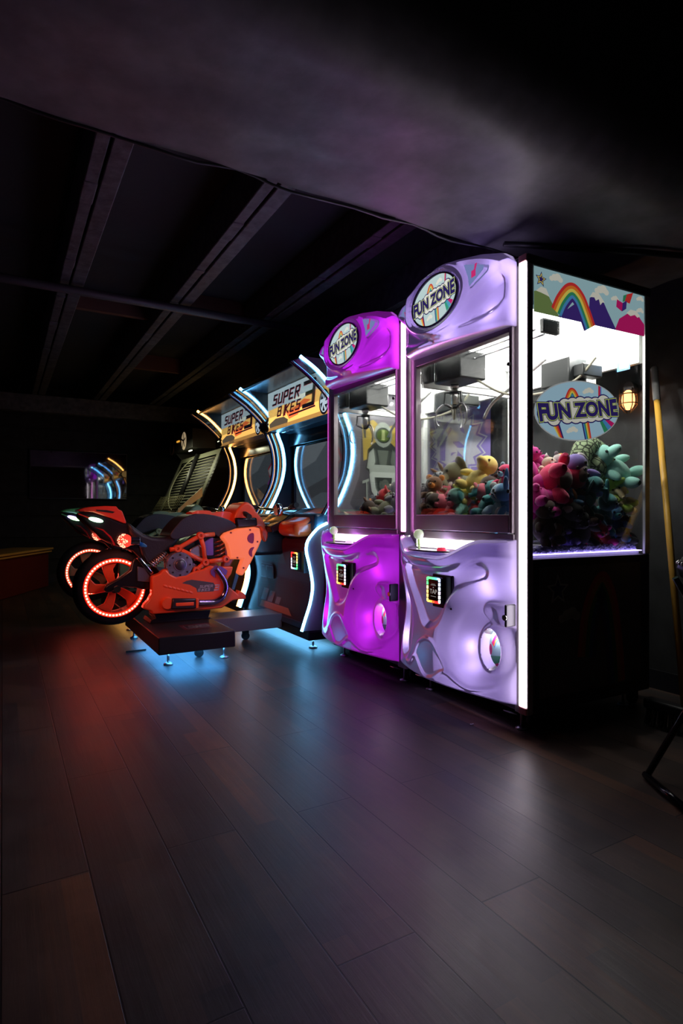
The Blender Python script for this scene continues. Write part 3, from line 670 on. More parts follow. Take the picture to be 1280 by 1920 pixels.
RB = [(1, .02, .02), (1, .02, .02), (1, .1, .02), (1, .35, .05), (1, .5, .1), (1, .6, .15), (1, .6, .15), (1, .6, .15), (.9, .75, .3), (.1, .9, .2), (.1, .9, .2), (.1, .9, .3), (.1, .8, .5), (.3, .6, 1), (.5, .6, 1), (.6, .7, 1), (.7, .8, 1), (.8, .7, 1), (.9, .9, 1), (1, 1, 1)]
def reader(t, c, tilt=0., ax='x'):
    x, y, z = c; hw, hh = .062, .062
    pl = MB().box(x - .012, x + .045, y - .085, y + .055, z - .085, z + .07).build('card_reader', mat('reader_plate', (.035, .025, .03), .4), t, bevel=.004)
    x1 = x - .038
    bd = MB().box(x1, x - .0121, y - .04, y + .065, z - .065, z + .06).build('reader_body', black_gl, pl, bevel=.01)
    P = []
    y0, y1, z0, z1 = y - .036, y + .061, z - .061, z + .056
    for i in range(5): P.append((y1 - .003 - (y1 - y0 - .006) * (i + .5) / 5, z1 - .004, 1))
    for i in range(6): P.append((y0 + .004, z1 - (z1 - z0) * (i + .5) / 6, 0))
    for i in range(5): P.append((y0 + .003 + (y1 - y0 - .006) * (i + .5) / 5, z0 + .004, 1))
    for i in range(6): P.append((y1 - .004, z0 + (z1 - z0) * (i + .5) / 6, 0))
    sh = 9 if y > .3 else 0
    for i, (yy, zz, hor) in enumerate(P):
        col = RB[(i + sh) % len(RB)]
        a, b_ = (.0075, .005) if hor else (.005, .0075)
        MB().box(x1 - .003, x1 + .002, yy - a, yy + a, zz - b_, zz + b_).build('led', emat('reader_led_%d' % ((i + sh) % len(RB)), col, 2.6), pl)
    a = Art(lambda u, v, k: (x1 - .0006 - k, y + .0125 - u, z - .0025 + v)); wm = emat('reader_text', (.8, .75, .7), .45)
    a.rect(-.034, .034, -.042, .042, black_gl).up(); put_text(a, 'TAP', 0, -.008, .03, wm, .0, 0, 1.); a.rect(-.02, .02, .022, .0235, wm); a.rect(-.014, .014, .027, .0285, wm); a.poly([(-.004, .010), (.004, .010), (0, .016)], wm); a.rect(-.02, .02, -.030, -.0285, wm)
    a.build('reader_screen', pl, 'small black screen reading TAP')

lilac = shellmat('lilac_moulded_plastic', (.62, .55, .78), (.78, .7, 1.), (.30, .20, .62), .12)
magenta = shellmat('magenta_moulded_plastic', (.55, .1, .6), (.8, .12, .9), (.36, .015, .50), .3)
stripW = emat('white_led_strip', (1., .88, 1.), 9.5)
stripP = emat('pink_led_strip', (1., .30, .92), 14.)
glowR = [(-.02, .27, .33, .42), (-.02, .25, .22, .42), (-.02, .78, .28, .5), (-.02, .76, .5, .35), (-.03, .70, .66, .3), (-.03, .66, .2, .3), (-.04, .35, .70, .35), (-.05, .50, .66, .25), (-.02, .5, .78, .5), (-.03, .55, .25, .3), (-.04, .15, .62, .4), (-.03, .15, 1.8, .25), (-.03, .4, 1.79, .35), (-.03, .65, 1.79, .3), (-.03, .1, 1.97, .25), (-.03, .3, 2.05, .15), (-.03, .7, 1.95, .12)]
glowL = [(x, y, z, e * .8) for x, y, z, e in glowR]
cm1 = claw_machine((1.873, MY0, 0), math.radians(-1.6), 'lilac lit claw machine full of plush toys, nearest machine on the right', lilac, (.74, .60, 1.), stripW, glowR, 1)
cm2 = claw_machine((1.873, MY0 + .845, 0), math.radians(.0), 'magenta lit claw machine between the lilac machine and the motorbike cabinet', magenta, (.72, .2, 1.), stripP, glowL, 0)

# printed film on the near side of the lilac machine
def side_graphic():
    a = Art(lambda x, z, k: (x - 1.873, -.0212 - k, z))
    A_sky, A_hill, A_pur, A_white, A_mag, A_red, A_or, A_yel, A_grn, A_blu, A_navy = [F_[k] for k in 'sky hill pur white mag red or_ yel grn blu navy'.split()]
    x0, x1, z0, z1 = 1.91, 2.632, 1.765, 1.956
    a.rect(x0, x1, z0, z1, A_sky).up()
    for x, z, k in ((2.04, 1.925, .03), (2.33, 1.925, .035), (2.42, 1.905, .02), (2.6, 1.935, .02), (2.6, 1.88, .02)): a.cloud(x, z, k, A_white)
    a.up()
    a.poly([(x0, z0), (x0, 1.85), (1.95, 1.862), (1.99, 1.85), (2.03, 1.80), (2.06, z0)], A_hill)
    a.poly([(2.05, z0), (2.12, 1.815), (2.19, 1.86), (2.26, z0)], A_pur)
    a.poly([(2.24, z0), (2.25, 1.88), (2.29, 1.905), (2.33, 1.895), (2.37, 1.84), (2.43, z0)], A_pur)
    a.poly([(2.42, z0), (2.45, 1.82), (2.52, 1.86), (2.58, 1.86), (x1, 1.82), (x1, z0)], A_mag).up()
    a.poly([(1.92, 1.853), (1.95, 1.875), (1.98, 1.872), (2.0, 1.84), (1.98, 1.845), (1.95, 1.85)], A_white)
    a.poly([(2.25, 1.885), (2.27, 1.91), (2.31, 1.912), (2.35, 1.875), (2.335, 1.875), (2.32, 1.86), (2.31, 1.885), (2.29, 1.875), (2.28, 1.888)], A_white)
    a.poly([(2.50, 1.855), (2.53, 1.875), (2.57, 1.875), (2.6, 1.855), (2.58, 1.845), (2.56, 1.855), (2.53, 1.845)], A_white).up()
    pth = sp2([(2.01, 1.80), (2.045, 1.86), (2.10, 1.915), (2.155, 1.925), (2.21, 1.89), (2.25, 1.83), (2.285, z0)], 6, False)
    rainbow(a, pth, -.082, [A_red, A_or, A_yel, A_grn, A_blu, A_pur]); a.up()
    a.poly(star(1.948, 1.905, .034, rot=.1), A_navy).up().poly(star(1.948, 1.905, .026, rot=.1), A_yel).up().poly(star(1.948, 1.905, .018, rot=.1), A_navy)
    a.poly([(2.50, 1.94), (2.545, 1.955), (2.52, 1.90), (2.485, 1.905)], A_red).poly([(2.475, 1.93), (2.50, 1.94), (2.485, 1.905), (2.47, 1.9)], A_grn)
    a.poly([(2.43, 1.905), (2.47, 1.895), (2.465, 1.855), (2.425, 1.87)], A_mag).poly([(2.47, 1.895), (2.50, 1.912), (2.495, 1.872), (2.465, 1.855)], A_pur)
    a.build('window_film', cm1, 'printed film with rainbow, clouds and mountains')
    ca, sa = math.cos(.16), math.sin(.16); k_ = .272
    funzone(lambda u, v, k: (2.180 - 1.873 + (u * ca - v * sa) * k_, -.0215 - k, 1.375 + (u * sa + v * ca) * k_ * .72 / .6 * .67), 'oval_sticker', cm1, dict({k.rstrip('_'): v for k, v in F_.items()}, sky=F_['sky2']), 'light blue oval sticker reading FUN ZONE')
    # dim print on the lower side panel
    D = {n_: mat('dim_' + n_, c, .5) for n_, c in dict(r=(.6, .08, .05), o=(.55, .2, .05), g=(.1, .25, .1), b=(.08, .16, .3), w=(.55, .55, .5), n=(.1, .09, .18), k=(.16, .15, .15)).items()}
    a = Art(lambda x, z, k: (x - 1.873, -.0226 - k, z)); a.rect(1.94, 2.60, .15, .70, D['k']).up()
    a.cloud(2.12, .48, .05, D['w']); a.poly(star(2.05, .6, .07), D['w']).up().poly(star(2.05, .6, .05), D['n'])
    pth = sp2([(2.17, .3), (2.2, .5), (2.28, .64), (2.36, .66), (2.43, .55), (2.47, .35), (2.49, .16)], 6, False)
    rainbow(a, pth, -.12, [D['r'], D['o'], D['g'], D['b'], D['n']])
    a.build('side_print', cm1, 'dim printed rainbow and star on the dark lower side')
side_graphic()

# ================================================================= motorbike game cabinets
ARCH_R = [(1.75,1.9903),(1.8712,1.9179),(2.001,1.7985),(2.0671,1.7018),(2.1061,1.602),(2.1454,1.5014),(2.1623,1.3577),(2.1341,1.202),(2.0671,1.0466),(1.9955,0.9238)]
ARCH_F = [(1.6724,1.9475),(1.8076,1.8617),(1.9465,1.7432),(1.9955,1.6659),(2.0284,1.5969),(2.0671,1.4971),(2.0838,1.3647),(2.0649,1.2104),(2.001,1.0662),(1.9141,0.9238)]
S_L = [(1.9434,0.8624),(1.8913,0.8399),(1.8527,0.8119),(1.7955,0.745),(1.7829,0.6776),(1.8018,0.598),(1.824,0.4952),(1.8304,0.4155),(1.8113,0.3149),(1.7766,0.2163),(1.7484,0.1346)]
HUB = (2.0361,1.6994)

def superbikes(P, parent, name, tone, lightlvl):
    """backlit marquee print, u 0..1.1 along the row (left to right as seen), v 0..0.5 upwards"""
    a = Art(P); e = lambda n, c: emat('marquee_%s_%s' % (n, tone), c, lightlvl)
    sky = e('sky', (.30, .36, .36)); a.rect(0, 1.1, 0, .5, e('sunset', (.75, .42, .10))).up()
    a.poly([(0, .27), (0, .5), (1.1, .5), (1.1, .32), (.85, .31), (.6, .25), (.3, .28)], sky)
    a.poly([(.05, .0), (.03, .09), (.16, .14), (.32, .13), (.40, .08), (.38, 0)], e('rock', (.06, .045, .03)))
    a.poly([(.36, .18), (.52, .2), (.68, .26), (.8, .22), (.62, .17), (.58, .1), (.42, .08)], e('red_cloud', (.62, .12, .03)))
    a.poly([(.45, .3), (.6, .33), (.75, .32), (.66, .27)], e('pale', (.6, .6, .45)))
    a.poly([(0, 0), (1.1, 0), (1.1, .05), (.0, .04)], e('ground', (.30, .15, .04))).up()
    bk = e('ink', (.004, .003, .006)); rd = e('red', (.3, .01, .02))
    for dx, dy, m, w in ((.005, -.004, rd, 1.75), (0, 0, bk, 1.7)):
        block(a, 'SUPER', .10 + dx, .325 + dy, .115, m, w * .7, .25, 6.2, .88); block(a, 'BIKES', .19 + dx, .165 + dy, .105, m, w * .58, .25, 6.2, .9)
        a.poly([(.42 + dx, .115 + dy), (.86 + dx, .125 + dy), (.86 + dx, .142 + dy), (.42 + dx, .132 + dy)], m)
        block(a, '3', .70 + dx, .17 + dy, .26, m, 1.05, .12, 5, .72)
        a.up()
    # wheel on the right of the print
    a.ell(1.0, .14, .075, .14, bk).up().ell(1.0, .14, .06, .115, e('rim', (.25, .3, .35))).up()
    for i in range(6):
        t = i * PI / 3; a.poly([(1.0 + .02 * math.cos(t), .14 + .04 * math.sin(t)), (1.0 + .055 * math.cos(t + .12), .14 + .105 * math.sin(t + .12)), (1.0 + .055 * math.cos(t + .75), .14 + .105 * math.sin(t + .75))], bk)
    a.build(name, parent, 'marquee print reading SUPER BIKES 3')

def rider(a, x, z, k, M):
    """stylised helmeted motorcyclist on a motorbike seen from the front"""
    q = lambda pts, m: a.poly([(x + u * k, z + v * k) for u, v in pts], m)
    a.poly([(x + u * k, z + v * k) for u, v in [(-.7, -.1), (-.75, 1.0), (-.35, 1.15), (.0, .9), (.4, 1.05), (.75, .9), (.8, -.2), (.2, .3)]], M['yel']); a.up()
    q([(-.62, -.35), (-.55, .25), (-.3, .48), (.3, .48), (.58, .25), (.64, -.35), (.35, -.5), (-.35, -.5)], M['dk']); a.up()
    q([(-.58, -.3), (-.5, .15), (-.34, .3), (-.28, -.1), (-.4, -.4)], M['lg']); q([(.58, -.3), (.5, .15), (.34, .3), (.28, -.1), (.4, -.4)], M['gr']); q([(-.2, .25), (.2, .25), (.12, -.2), (-.12, -.2)], M['gr'])
    a.up(); a.ell(x, z + .72 * k, .33 * k, .38 * k, M['lg']); a.up(); a.ell(x, z + .70 * k, .27 * k, .24 * k, M['dk']); a.up(); a.ell(x, z + .70 * k, .23 * k, .19 * k, M['vis']); a.up()
    q([(-.06, .55), (.06, .55), (.05, .86), (-.05, .86)], M['hi']); q([(-.24, .46), (.24, .46), (.0, .32)], M['lg']); a.up()
    q([(-.5, -.35), (-.4, -.2), (.4, -.2), (.5, -.35), (.48, -.5), (-.48, -.5)], M['lg']); a.up()
    q([(-.5, -.5), (-.42, -.42), (.42, -.42), (.5, -.5), (.42, -1.0), (.2, -1.3), (-.2, -1.3), (-.42, -1.0)], M['wh']); a.up()
    q([(-.32, -.58), (.32, -.58), (.28, -.9), (.12, -1.15), (-.12, -1.15), (-.28, -.9)], M['dk']); a.up(); a.ell(x + .06 * k, z - .85 * k, .16 * k, .22 * k, M['gr']); a.ell(x - .1 * k, z - .8 * k, .05 * k, .12 * k, M['gr'])
    q([(-.32, -1.35), (.32, -1.35), (.3, -1.6), (-.3, -1.6)], M['lg'])
    q([(-.75, -.7), (-.52, -.62), (-.52, -.7), (-.75, -.78)], M['lg']); q([(-.62, -.7), (-.58, -.7), (-.55, -1.7), (-.6, -1.7)], M['lg'])

def bike_cabinet(yc, label, ledc, ledE, front_col, tone, level):
    t = thing('motorbike_game_cabinet', label, 'arcade cabinet', (0, yc, 0), 0, 'motorbike game cabinets')
    H = .595; body = mat('cabinet_blueblack', (.03, .065, .10), .3)
    led = emat('led_tube_' + tone, ledc, ledE); ledS = emat('led_dots_' + tone, ledc, ledE * .16)
    SF = [(x, z) for x, z in sp2(S_L, 3, False)]
    back = 2.72
    low = SF + [(SF[-1][0] + .04, .1), (back, .1), (back, .93), (SF[0][0] + .1, .93)]
    MB().prism([(x + .035, z) for x, z in SF] + [(back - .02, .13), (back - .02, .86), (2.05, .86)], -H + .03, H - .03).build('cabinet_base', body, t)
    for sgn, nm in ((-1, 'near'), (1, 'far')):
        y = sgn * H; ya, yb_ = (y, y + .024) if sgn < 0 else (y - .024, y)
        # continuous side panel: S front below, C front above
        AR = sp2(ARCH_R, 3, False); prof = AR + [(x, z) for x, z in SF if z < AR[-1][1] - .01] + [(back, .1), (back, 1.85), (2.35, 2.0), (ARCH_R[0][0] + .05, ARCH_R[0][1])]
        MB().prism(prof, ya, yb_).build('side_panel', mat('side_panel_art_base', (.20, .19, .22), .35) if sgn < 0 else body, t)
        # protruding clear arch with two rows of LEDs
        AF = sp2(ARCH_F, 3, False); pr = AF + AR[::-1]
        ym = (ya + yb_) / 2
        arch = MB().prism(pr, ym - .006, ym + .006).build('arch_panel', pane_dk, t)
        MB().tube([(x - .006, ym, z) for x, z in AF], .013, 8).build('arch_edge', mat('arch_edge_' + tone, (.12, .1, .15), .15, .8), arch, smooth=60)
        AR2 = [(x - .012, ym - .0 + sgn * .0, z) for x, z in AR]
        MB().tube(AR2, .005 if (tone == 'amber' and sgn < 0) else .012, 8).build('led_tube', ledS if (tone == 'amber' and sgn < 0) else led, arch)
        d = MB(); pts = smooth_path([(x + .010, ym, z) for x, z in ARCH_F], 14)
        for p in pts[::1]: d.obox(p, .005, .014, .005)
        d.build('led_row', ledS, arch)
        # lower S curve light
        MB().tube([(x - .006, y, z) for x, z in SF], .0095, 10).build('edge_light', led, t)
        # wheel shaped hub
        hb = MB().lathe([(.066, -.035), (.075, -.03), (.075, .03), (.066, .035), (.058, .035), (.058, -.035)], (HUB[0], ym, HUB[1]), axis='y', n=32, closed=True)
        hub = hb.build('wheel_emblem', black_gl, t, smooth=50)
        c = MB().cyl((HUB[0], ym - .03, HUB[1]), (HUB[0], ym + .03, HUB[1]), .0578, 28); c.build('emblem_disc', mat('emblem_' + tone, front_col, .3, em=front_col, es=.9), hub)
        s = MB()
        for i in range(7):
            a_ = i * 2 * PI / 7; u = Vector((math.cos(a_), 0, math.sin(a_)))
            for q in (-.16, .16):
                v = Vector((math.cos(a_ + q * 2.4), 0, math.sin(a_ + q * 2.4)))
                s.tube([Vector((HUB[0], ym - .032, HUB[1])) + u * .012, Vector((HUB[0], ym - .032, HUB[1])) + v * .058], .004, 5)
        s.lathe([(.012, -.038), (.012, -.031), (.0001, -.031), (.0001, -.038)], (HUB[0], ym, HUB[1]), axis='y', n=16); s.build('emblem_spokes', black_gl, hub)
    # marquee box ---------------------------------------------
    x0, z0 = ARCH_R[0]; x0 += .03; x1, z1 = 2.13, 1.655
    d = Vector((x0 - x1, 0, z0 - z1)); L = d.length; d.normalize(); nrm = Vector((-d.z, 0, d.x)); 
    if nrm.x > 0: nrm = -nrm
    mb = MB().prism([(x0, z0 + .004), (x0, z0 - .02), (1.99, z0 - .022), (1.99, z1 - .02), (x1, z1 - .02), (x1 + .12, z1 - .03), (2.62, 1.70), (2.62, 1.98), (x0 + .1, z0 + .012)], -H + .026, H - .026); mbx = mb.build('marquee_box', body, t, bevel=.006)
    k_ = L / .5
    superbikes(lambda u, v, k: (1.988 - k, H - .03 - u * (2 * H - .06) / 1.1, z1 - .018 + v * (z0 - z1 - .01) / .5), mbx, 'marquee_print', tone, level)
    ac = MB(); o_ = nrm * .03
    ac.box(0, 0.001, 0, .001, 0, .001); ac.bm.clear()
    for p in (Vector((x0, 0, z0)), Vector((x1, 0, z1))): pass
    A0, A1 = Vector((x0, -H + .027, z0)) + o_, Vector((x1, -H + .027, z1)) + o_; B0, B1 = Vector((x0, H - .027, z0)) + o_, Vector((x1, H - .027, z1)) + o_
    q = nrm * .003
    vs_ = [ac.bm.verts.new(v) for v in (A0, A1, B1, B0, A0 + q, A1 + q, B1 + q, B0 + q)]
    for f in ((0, 1, 2, 3), (4, 7, 6, 5), (0, 4, 5, 1), (1, 5, 6, 2), (2, 6, 7, 3), (3, 7, 4, 0)): ac.bm.faces.new([vs_[i] for i in f])
    ac.build('marquee_cover', acryl, mbx)
    MB().tube([tuple(A0), tuple(B0)], .010, 8).build('top_trim', dkmetal, mbx)
    dl = MB()
    for i in range(60): dl.obox(Vector((x1 - .012, -H + .04 + i * (2 * H - .08) / 59, z1 - .004)), .006, .007, .006)
    dl.build('marquee_led_row', emat('marquee_dots_' + tone, ledc, ledE * .35), mbx)
    MB().box(x1 + .06, x1 + .16, -H + .026, H - .026, 1.52, z1 - .005).build('monitor_hood', black_gl, t, bevel=.004)
    n1, n2 = (-.52, -.36) if tone == 'blue' else (-.50, -.40)
    nb = MB(); zc = 1.60
    for (ya, yb2, za, zb2) in ((n1, n2, zc + .018, zc + .026), (n1, n2, zc - .026, zc - .018), (n1, n1 + .008, zc - .026, zc + .026), (n1, n2 - .03, zc - .004, zc + .003)): nb.box(x1 + .052, x1 + .06, ya, yb2, za, zb2)
    nb.build('neon_sign', emat('neon_' + tone, (.45, .7, .15) if tone == 'blue' else (.3, .2, .8), .9), t)
    # monitor --------------------------------------------------
    mx = 2.21; mo = MB(); mo.box(mx, mx + .08, -.50, .52, .95, 1.52).build('monitor', black_gl, t, bevel=.01)
    a = Art(lambda u, v, k: (mx - .0012 - k, -u, v)); lv = .42 if tone == 'blue' else .28
    e = lambda n, c: emat('screen_%s_%s' % (n, tone), c, lv)
    a.rect(-.46, .48, .97, 1.50, e('back', (.16, .19, .21))).up()
    a.poly([(-.46, .97), (-.2, .97), (-.3, 1.2), (-.38, 1.5), (-.46, 1.5)], e('left', (.10, .13, .15))); a.poly([(-.46, 1.1), (.1, 1.22), (.48, 1.15), (.48, 1.08), (.0, 1.1), (-.3, 1.02)], e('band', (.10, .11, .12)))
    a.poly([(-.38, 1.3), (-.3, 1.5), (.1, 1.5), (-.1, 1.36)], e('pale', (.3, .34, .36))).up()
    a.poly([(.16, 1.36), (.28, 1.44), (.33, 1.34), (.2, 1.27)], e('logo', (.6, .03, .06))).up().poly([(.17, 1.345), (.27, 1.405), (.31, 1.34), (.21, 1.29)], e('white', (.6, .6, .6)))
    a.poly([(.15, 1.22), (.2, 1.26), (.36, 1.26), (.38, 1.2), (.2, 1.18)], e('violet', (.3, .05, .35)))
    a.poly([(.2, 1.08), (.22, 1.2), (.33, 1.2), (.36, 1.08), (.31, 1.02), (.24, 1.02)], e('figure', (.3, .3, .32))).up()
    a.poly([(.24, 1.08), (.26, 1.16), (.31, 1.16), (.32, 1.08)], e('dark', (.02, .02, .03)))
    for i, w_ in enumerate((.21, .25)): 
        for j in range(9): a.rect(.20 - i * .04 + j * w_ / 9, .20 - i * .04 + (j + .7) * w_ / 9, 1.002 - i * .024, 1.016 - i * .024, e('white', (.6, .6, .6)))
    a.build('screen', t)
    MB().box(mx - .009, mx - .006, -.47, .49, .965, 1.505).build('screen_glass', glass('screen_glass_' + tone, (.95, .97, 1.), .10), t)
    # dashboard with motorcycle front cowl -----------------------
    DH = [(1.7332,0.8672),(1.8109,0.8832),(1.9234,0.9318),(2.046,0.9713),(2.1086,0.9564),(2.1086,0.8098),(2.0116,0.805),(1.9436,0.782),(1.9033,0.7677),(1.7718,0.7672),(1.7332,0.7854)]
    orange = mat('dash_' + tone, (.85, .10, .02) if tone == 'blue' else (.3, .5, .15), .3, coat=.3)
    MB().box(1.86, 2.30, -H + .03, H - .03, .80, .93).build('dashboard', body, t, bevel=.02)
    for sg, ya, yb2 in ((-1, -.50, -.20), (1, .12, .42)):
        c = MB().prism(DH, ya, yb2).build('dash_cowl', orange, t, bevel=.035, seg=4)
        MB().prism([(1.8305,0.8548),(1.8767,0.8931),(1.9707,0.9366),(2.0287,0.9531),(2.0219,0.9137),(1.9436,0.8719)], ya - .004, ya + .02).build('cowl_vent', mat('cowl_inset', (.03, .015, .04), .3), c, bevel=.004)
    ws = MB(); path = [(1.6647,0.8361),(1.7495,0.8715),(1.8427,0.932),(1.9105,0.9598),(2.0213,0.9665),(2.0778,0.9731)]
    ws.prism(sp2(path, 4, False) + [(x + .02, z - .045) for x, z in sp2(path, 4, False)[::-1]], -.24, .14).build('windscreen', black_gl, t, bevel=.01)
    hb = MB().tube([(1.80, -.40, .985), (1.83, -.20, .965), (1.85, 0, .955), (1.83, .2, .965), (1.80, .4, .985)], .013, 10).build('handlebar', chrome, t)
    for sg in (-1, 1): MB().tube([(1.79, sg * .34, .982), (1.765, sg * .47, .988)], .019, 12).build('grip', rubber, hb)
    MB().lathe([(.035, -.02), (.045, -.01), (.045, .02), (.0001, .03), (.0001, -.02)], (1.70, -.30, .955), axis='x', n=20).build('chrome_light', chrome, t)
    # front console panel art
    def FX(z):
        return float(np.interp(z, [q[1] for q in SF[::-1]], [q[0] for q in SF[::-1]])) + .034
    def Pf(u, v, k): return (FX(v) - .002 - k, -u, v)
    a = Art(Pf, .0015); wine = mat('console_wine', (.07, .008, .02), .3); 
    rows = [.16 + i * .02 for i in range(34)]
    def strip_(u0, u1, za, zb2, m):
        zz = [z for z in rows if za < z < zb2]; zz = [za] + zz + [zb2]
        for p, q_ in zip(zz, zz[1:]): a.poly([(u0(p), p), (u1(p), p), (u1(q_), q_), (u0(q_), q_)], m)
    l0 = lambda z: -.47 + .16 * max(0, (.36 - z) / .2); r0 = lambda z: .50
    strip_(lambda z: l0(z) - .012, r0, .17, .84, mat('console_edge', (.12, .10, .25), .3)); a.up(); strip_(l0, r0, .175, .83, wine); a.up()
    strip_(lambda z: l0(z) + .04, lambda z: .12, .55, .74, mat('console_dusk', (.06, .05, .06), .35))
    for u, w_, h_ in ((-.25, .05, .09), (-.12, .045, .08), (.02, .04, .05)): strip_(lambda z: u - w_, lambda z: u + w_, .24, .24 + h_, mat('console_smoke', (.25, .24, .26), .4))
    strip_(lambda z: -.28, lambda z: .32 - (z - .19) * 2, .19, .235, mat('console_flame', (.5, .16, .05), .4)); a.up()
    gm = mat('console_grey', (.3, .28, .3), .3); bg = mat('console_badge', (.10, .04, .06), .3)
    a.poly([(-.40, .41), (-.37, .53), (-.14, .53), (-.14, .41)], gm).up().poly([(-.393, .417), (-.365, .523), (-.147, .523), (-.147, .417)], bg).up()
    block(a, 'SR3', -.37, .445, .06, gm, 1.5, .2, 7.5, 1.2)
    a.build('console_panel', t, 'dark printed front panel with SR3 badge')
    if tone == 'blue': reader(t, (FX(.60) - .02, -.42, .60))
    # base skirt, feet
    MB().box(1.80, back, -H + .01, H - .01, .06, .129).build('skirt', black, t, bevel=.01)
    for x in (1.86, 2.65):
        for y in (-H + .06, H - .06):
            f = MB().cyl((x, y, .01), (x, y, .06), .008, 10); f.lathe([(.03, 0), (.03, .008), (.012, .016), (.0001, .016)], (x, y, 0), n=18); f.build('levelling_foot', steel, t)
    # printed art on the near side panel
    if tone == 'blue':
        a = Art(lambda u, v, k: (u, -H - .001 - k, v)); M = dict(yel=mat('art_yellow', (.62, .45, .08), .4), dk=mat('art_dark', (.035, .045, .04), .4), lg=mat('art_pale', (.42, .48, .42), .4), gr=mat('art_grey', (.14, .17, .14), .4), vis=mat('art_visor', (.12, .2, .04), .3), hi=mat('art_visor_light', (.6, .7, .3), .3), wh=mat('art_white', (.6, .66, .6), .4))
        a.poly([(2.12, 1.0), (2.2, 1.2), (2.22, 1.5), (2.62, 1.5), (2.62, .9), (2.2, .9)], mat('art_back', (.09, .085, .10), .4)).up()
        rider(a, 2.40, 1.33, .24, M); a.up()
        rdm = mat('art_red', (.30, .01, .02), .35); tyr = mat('art_tyre', (.01, .015, .03), .35)
        a.poly([(1.90, .25), (1.92, .62), (2.2, .66), (2.65, .6), (2.65, .2)], mat('art_wine', (.12, .008, .03), .35)).up(); a.poly([(1.92, .62), (1.98, .74), (2.1, .72), (2.2, .6), (2.0, .5)], rdm); a.up()
        a.ell(2.1, .43, .16, .19, tyr).up().ell(2.1, .43, .10, .12, mat('art_tyre_rim', (.05, .06, .12), .3)).up().ell(2.1, .43, .085, .10, tyr); 
        for j in range(8): a.rect(1.94 + j * .025, 1.958 + j * .025, .16, .185, mat('art_mauve', (.25, .1, .25), .4))
        a.build('side_art', t, 'printed side art of a helmeted motorcyclist')
    lc = ledc
    lamp('AREA', t, (1.95, 0, .055), 5. if tone == 'blue' else 1.5, lc, rot=(0, math.radians(0), 0), sx=.25, sy=1.1, name='underglow_lamp')
    return t

cab1 = bike_cabinet(4.15, 'motorbike racing cabinet outlined in ice-blue LED light beside the magenta machine', (.15, .55, 1.), 22., (.2, .45, .7), 'blue', 1.9)
cab2 = bike_cabinet(5.40, 'motorbike racing cabinet outlined in amber LED light, farther left', (1., .40, .09), 15., (.5, .3, .1), 'amber', 1.35)

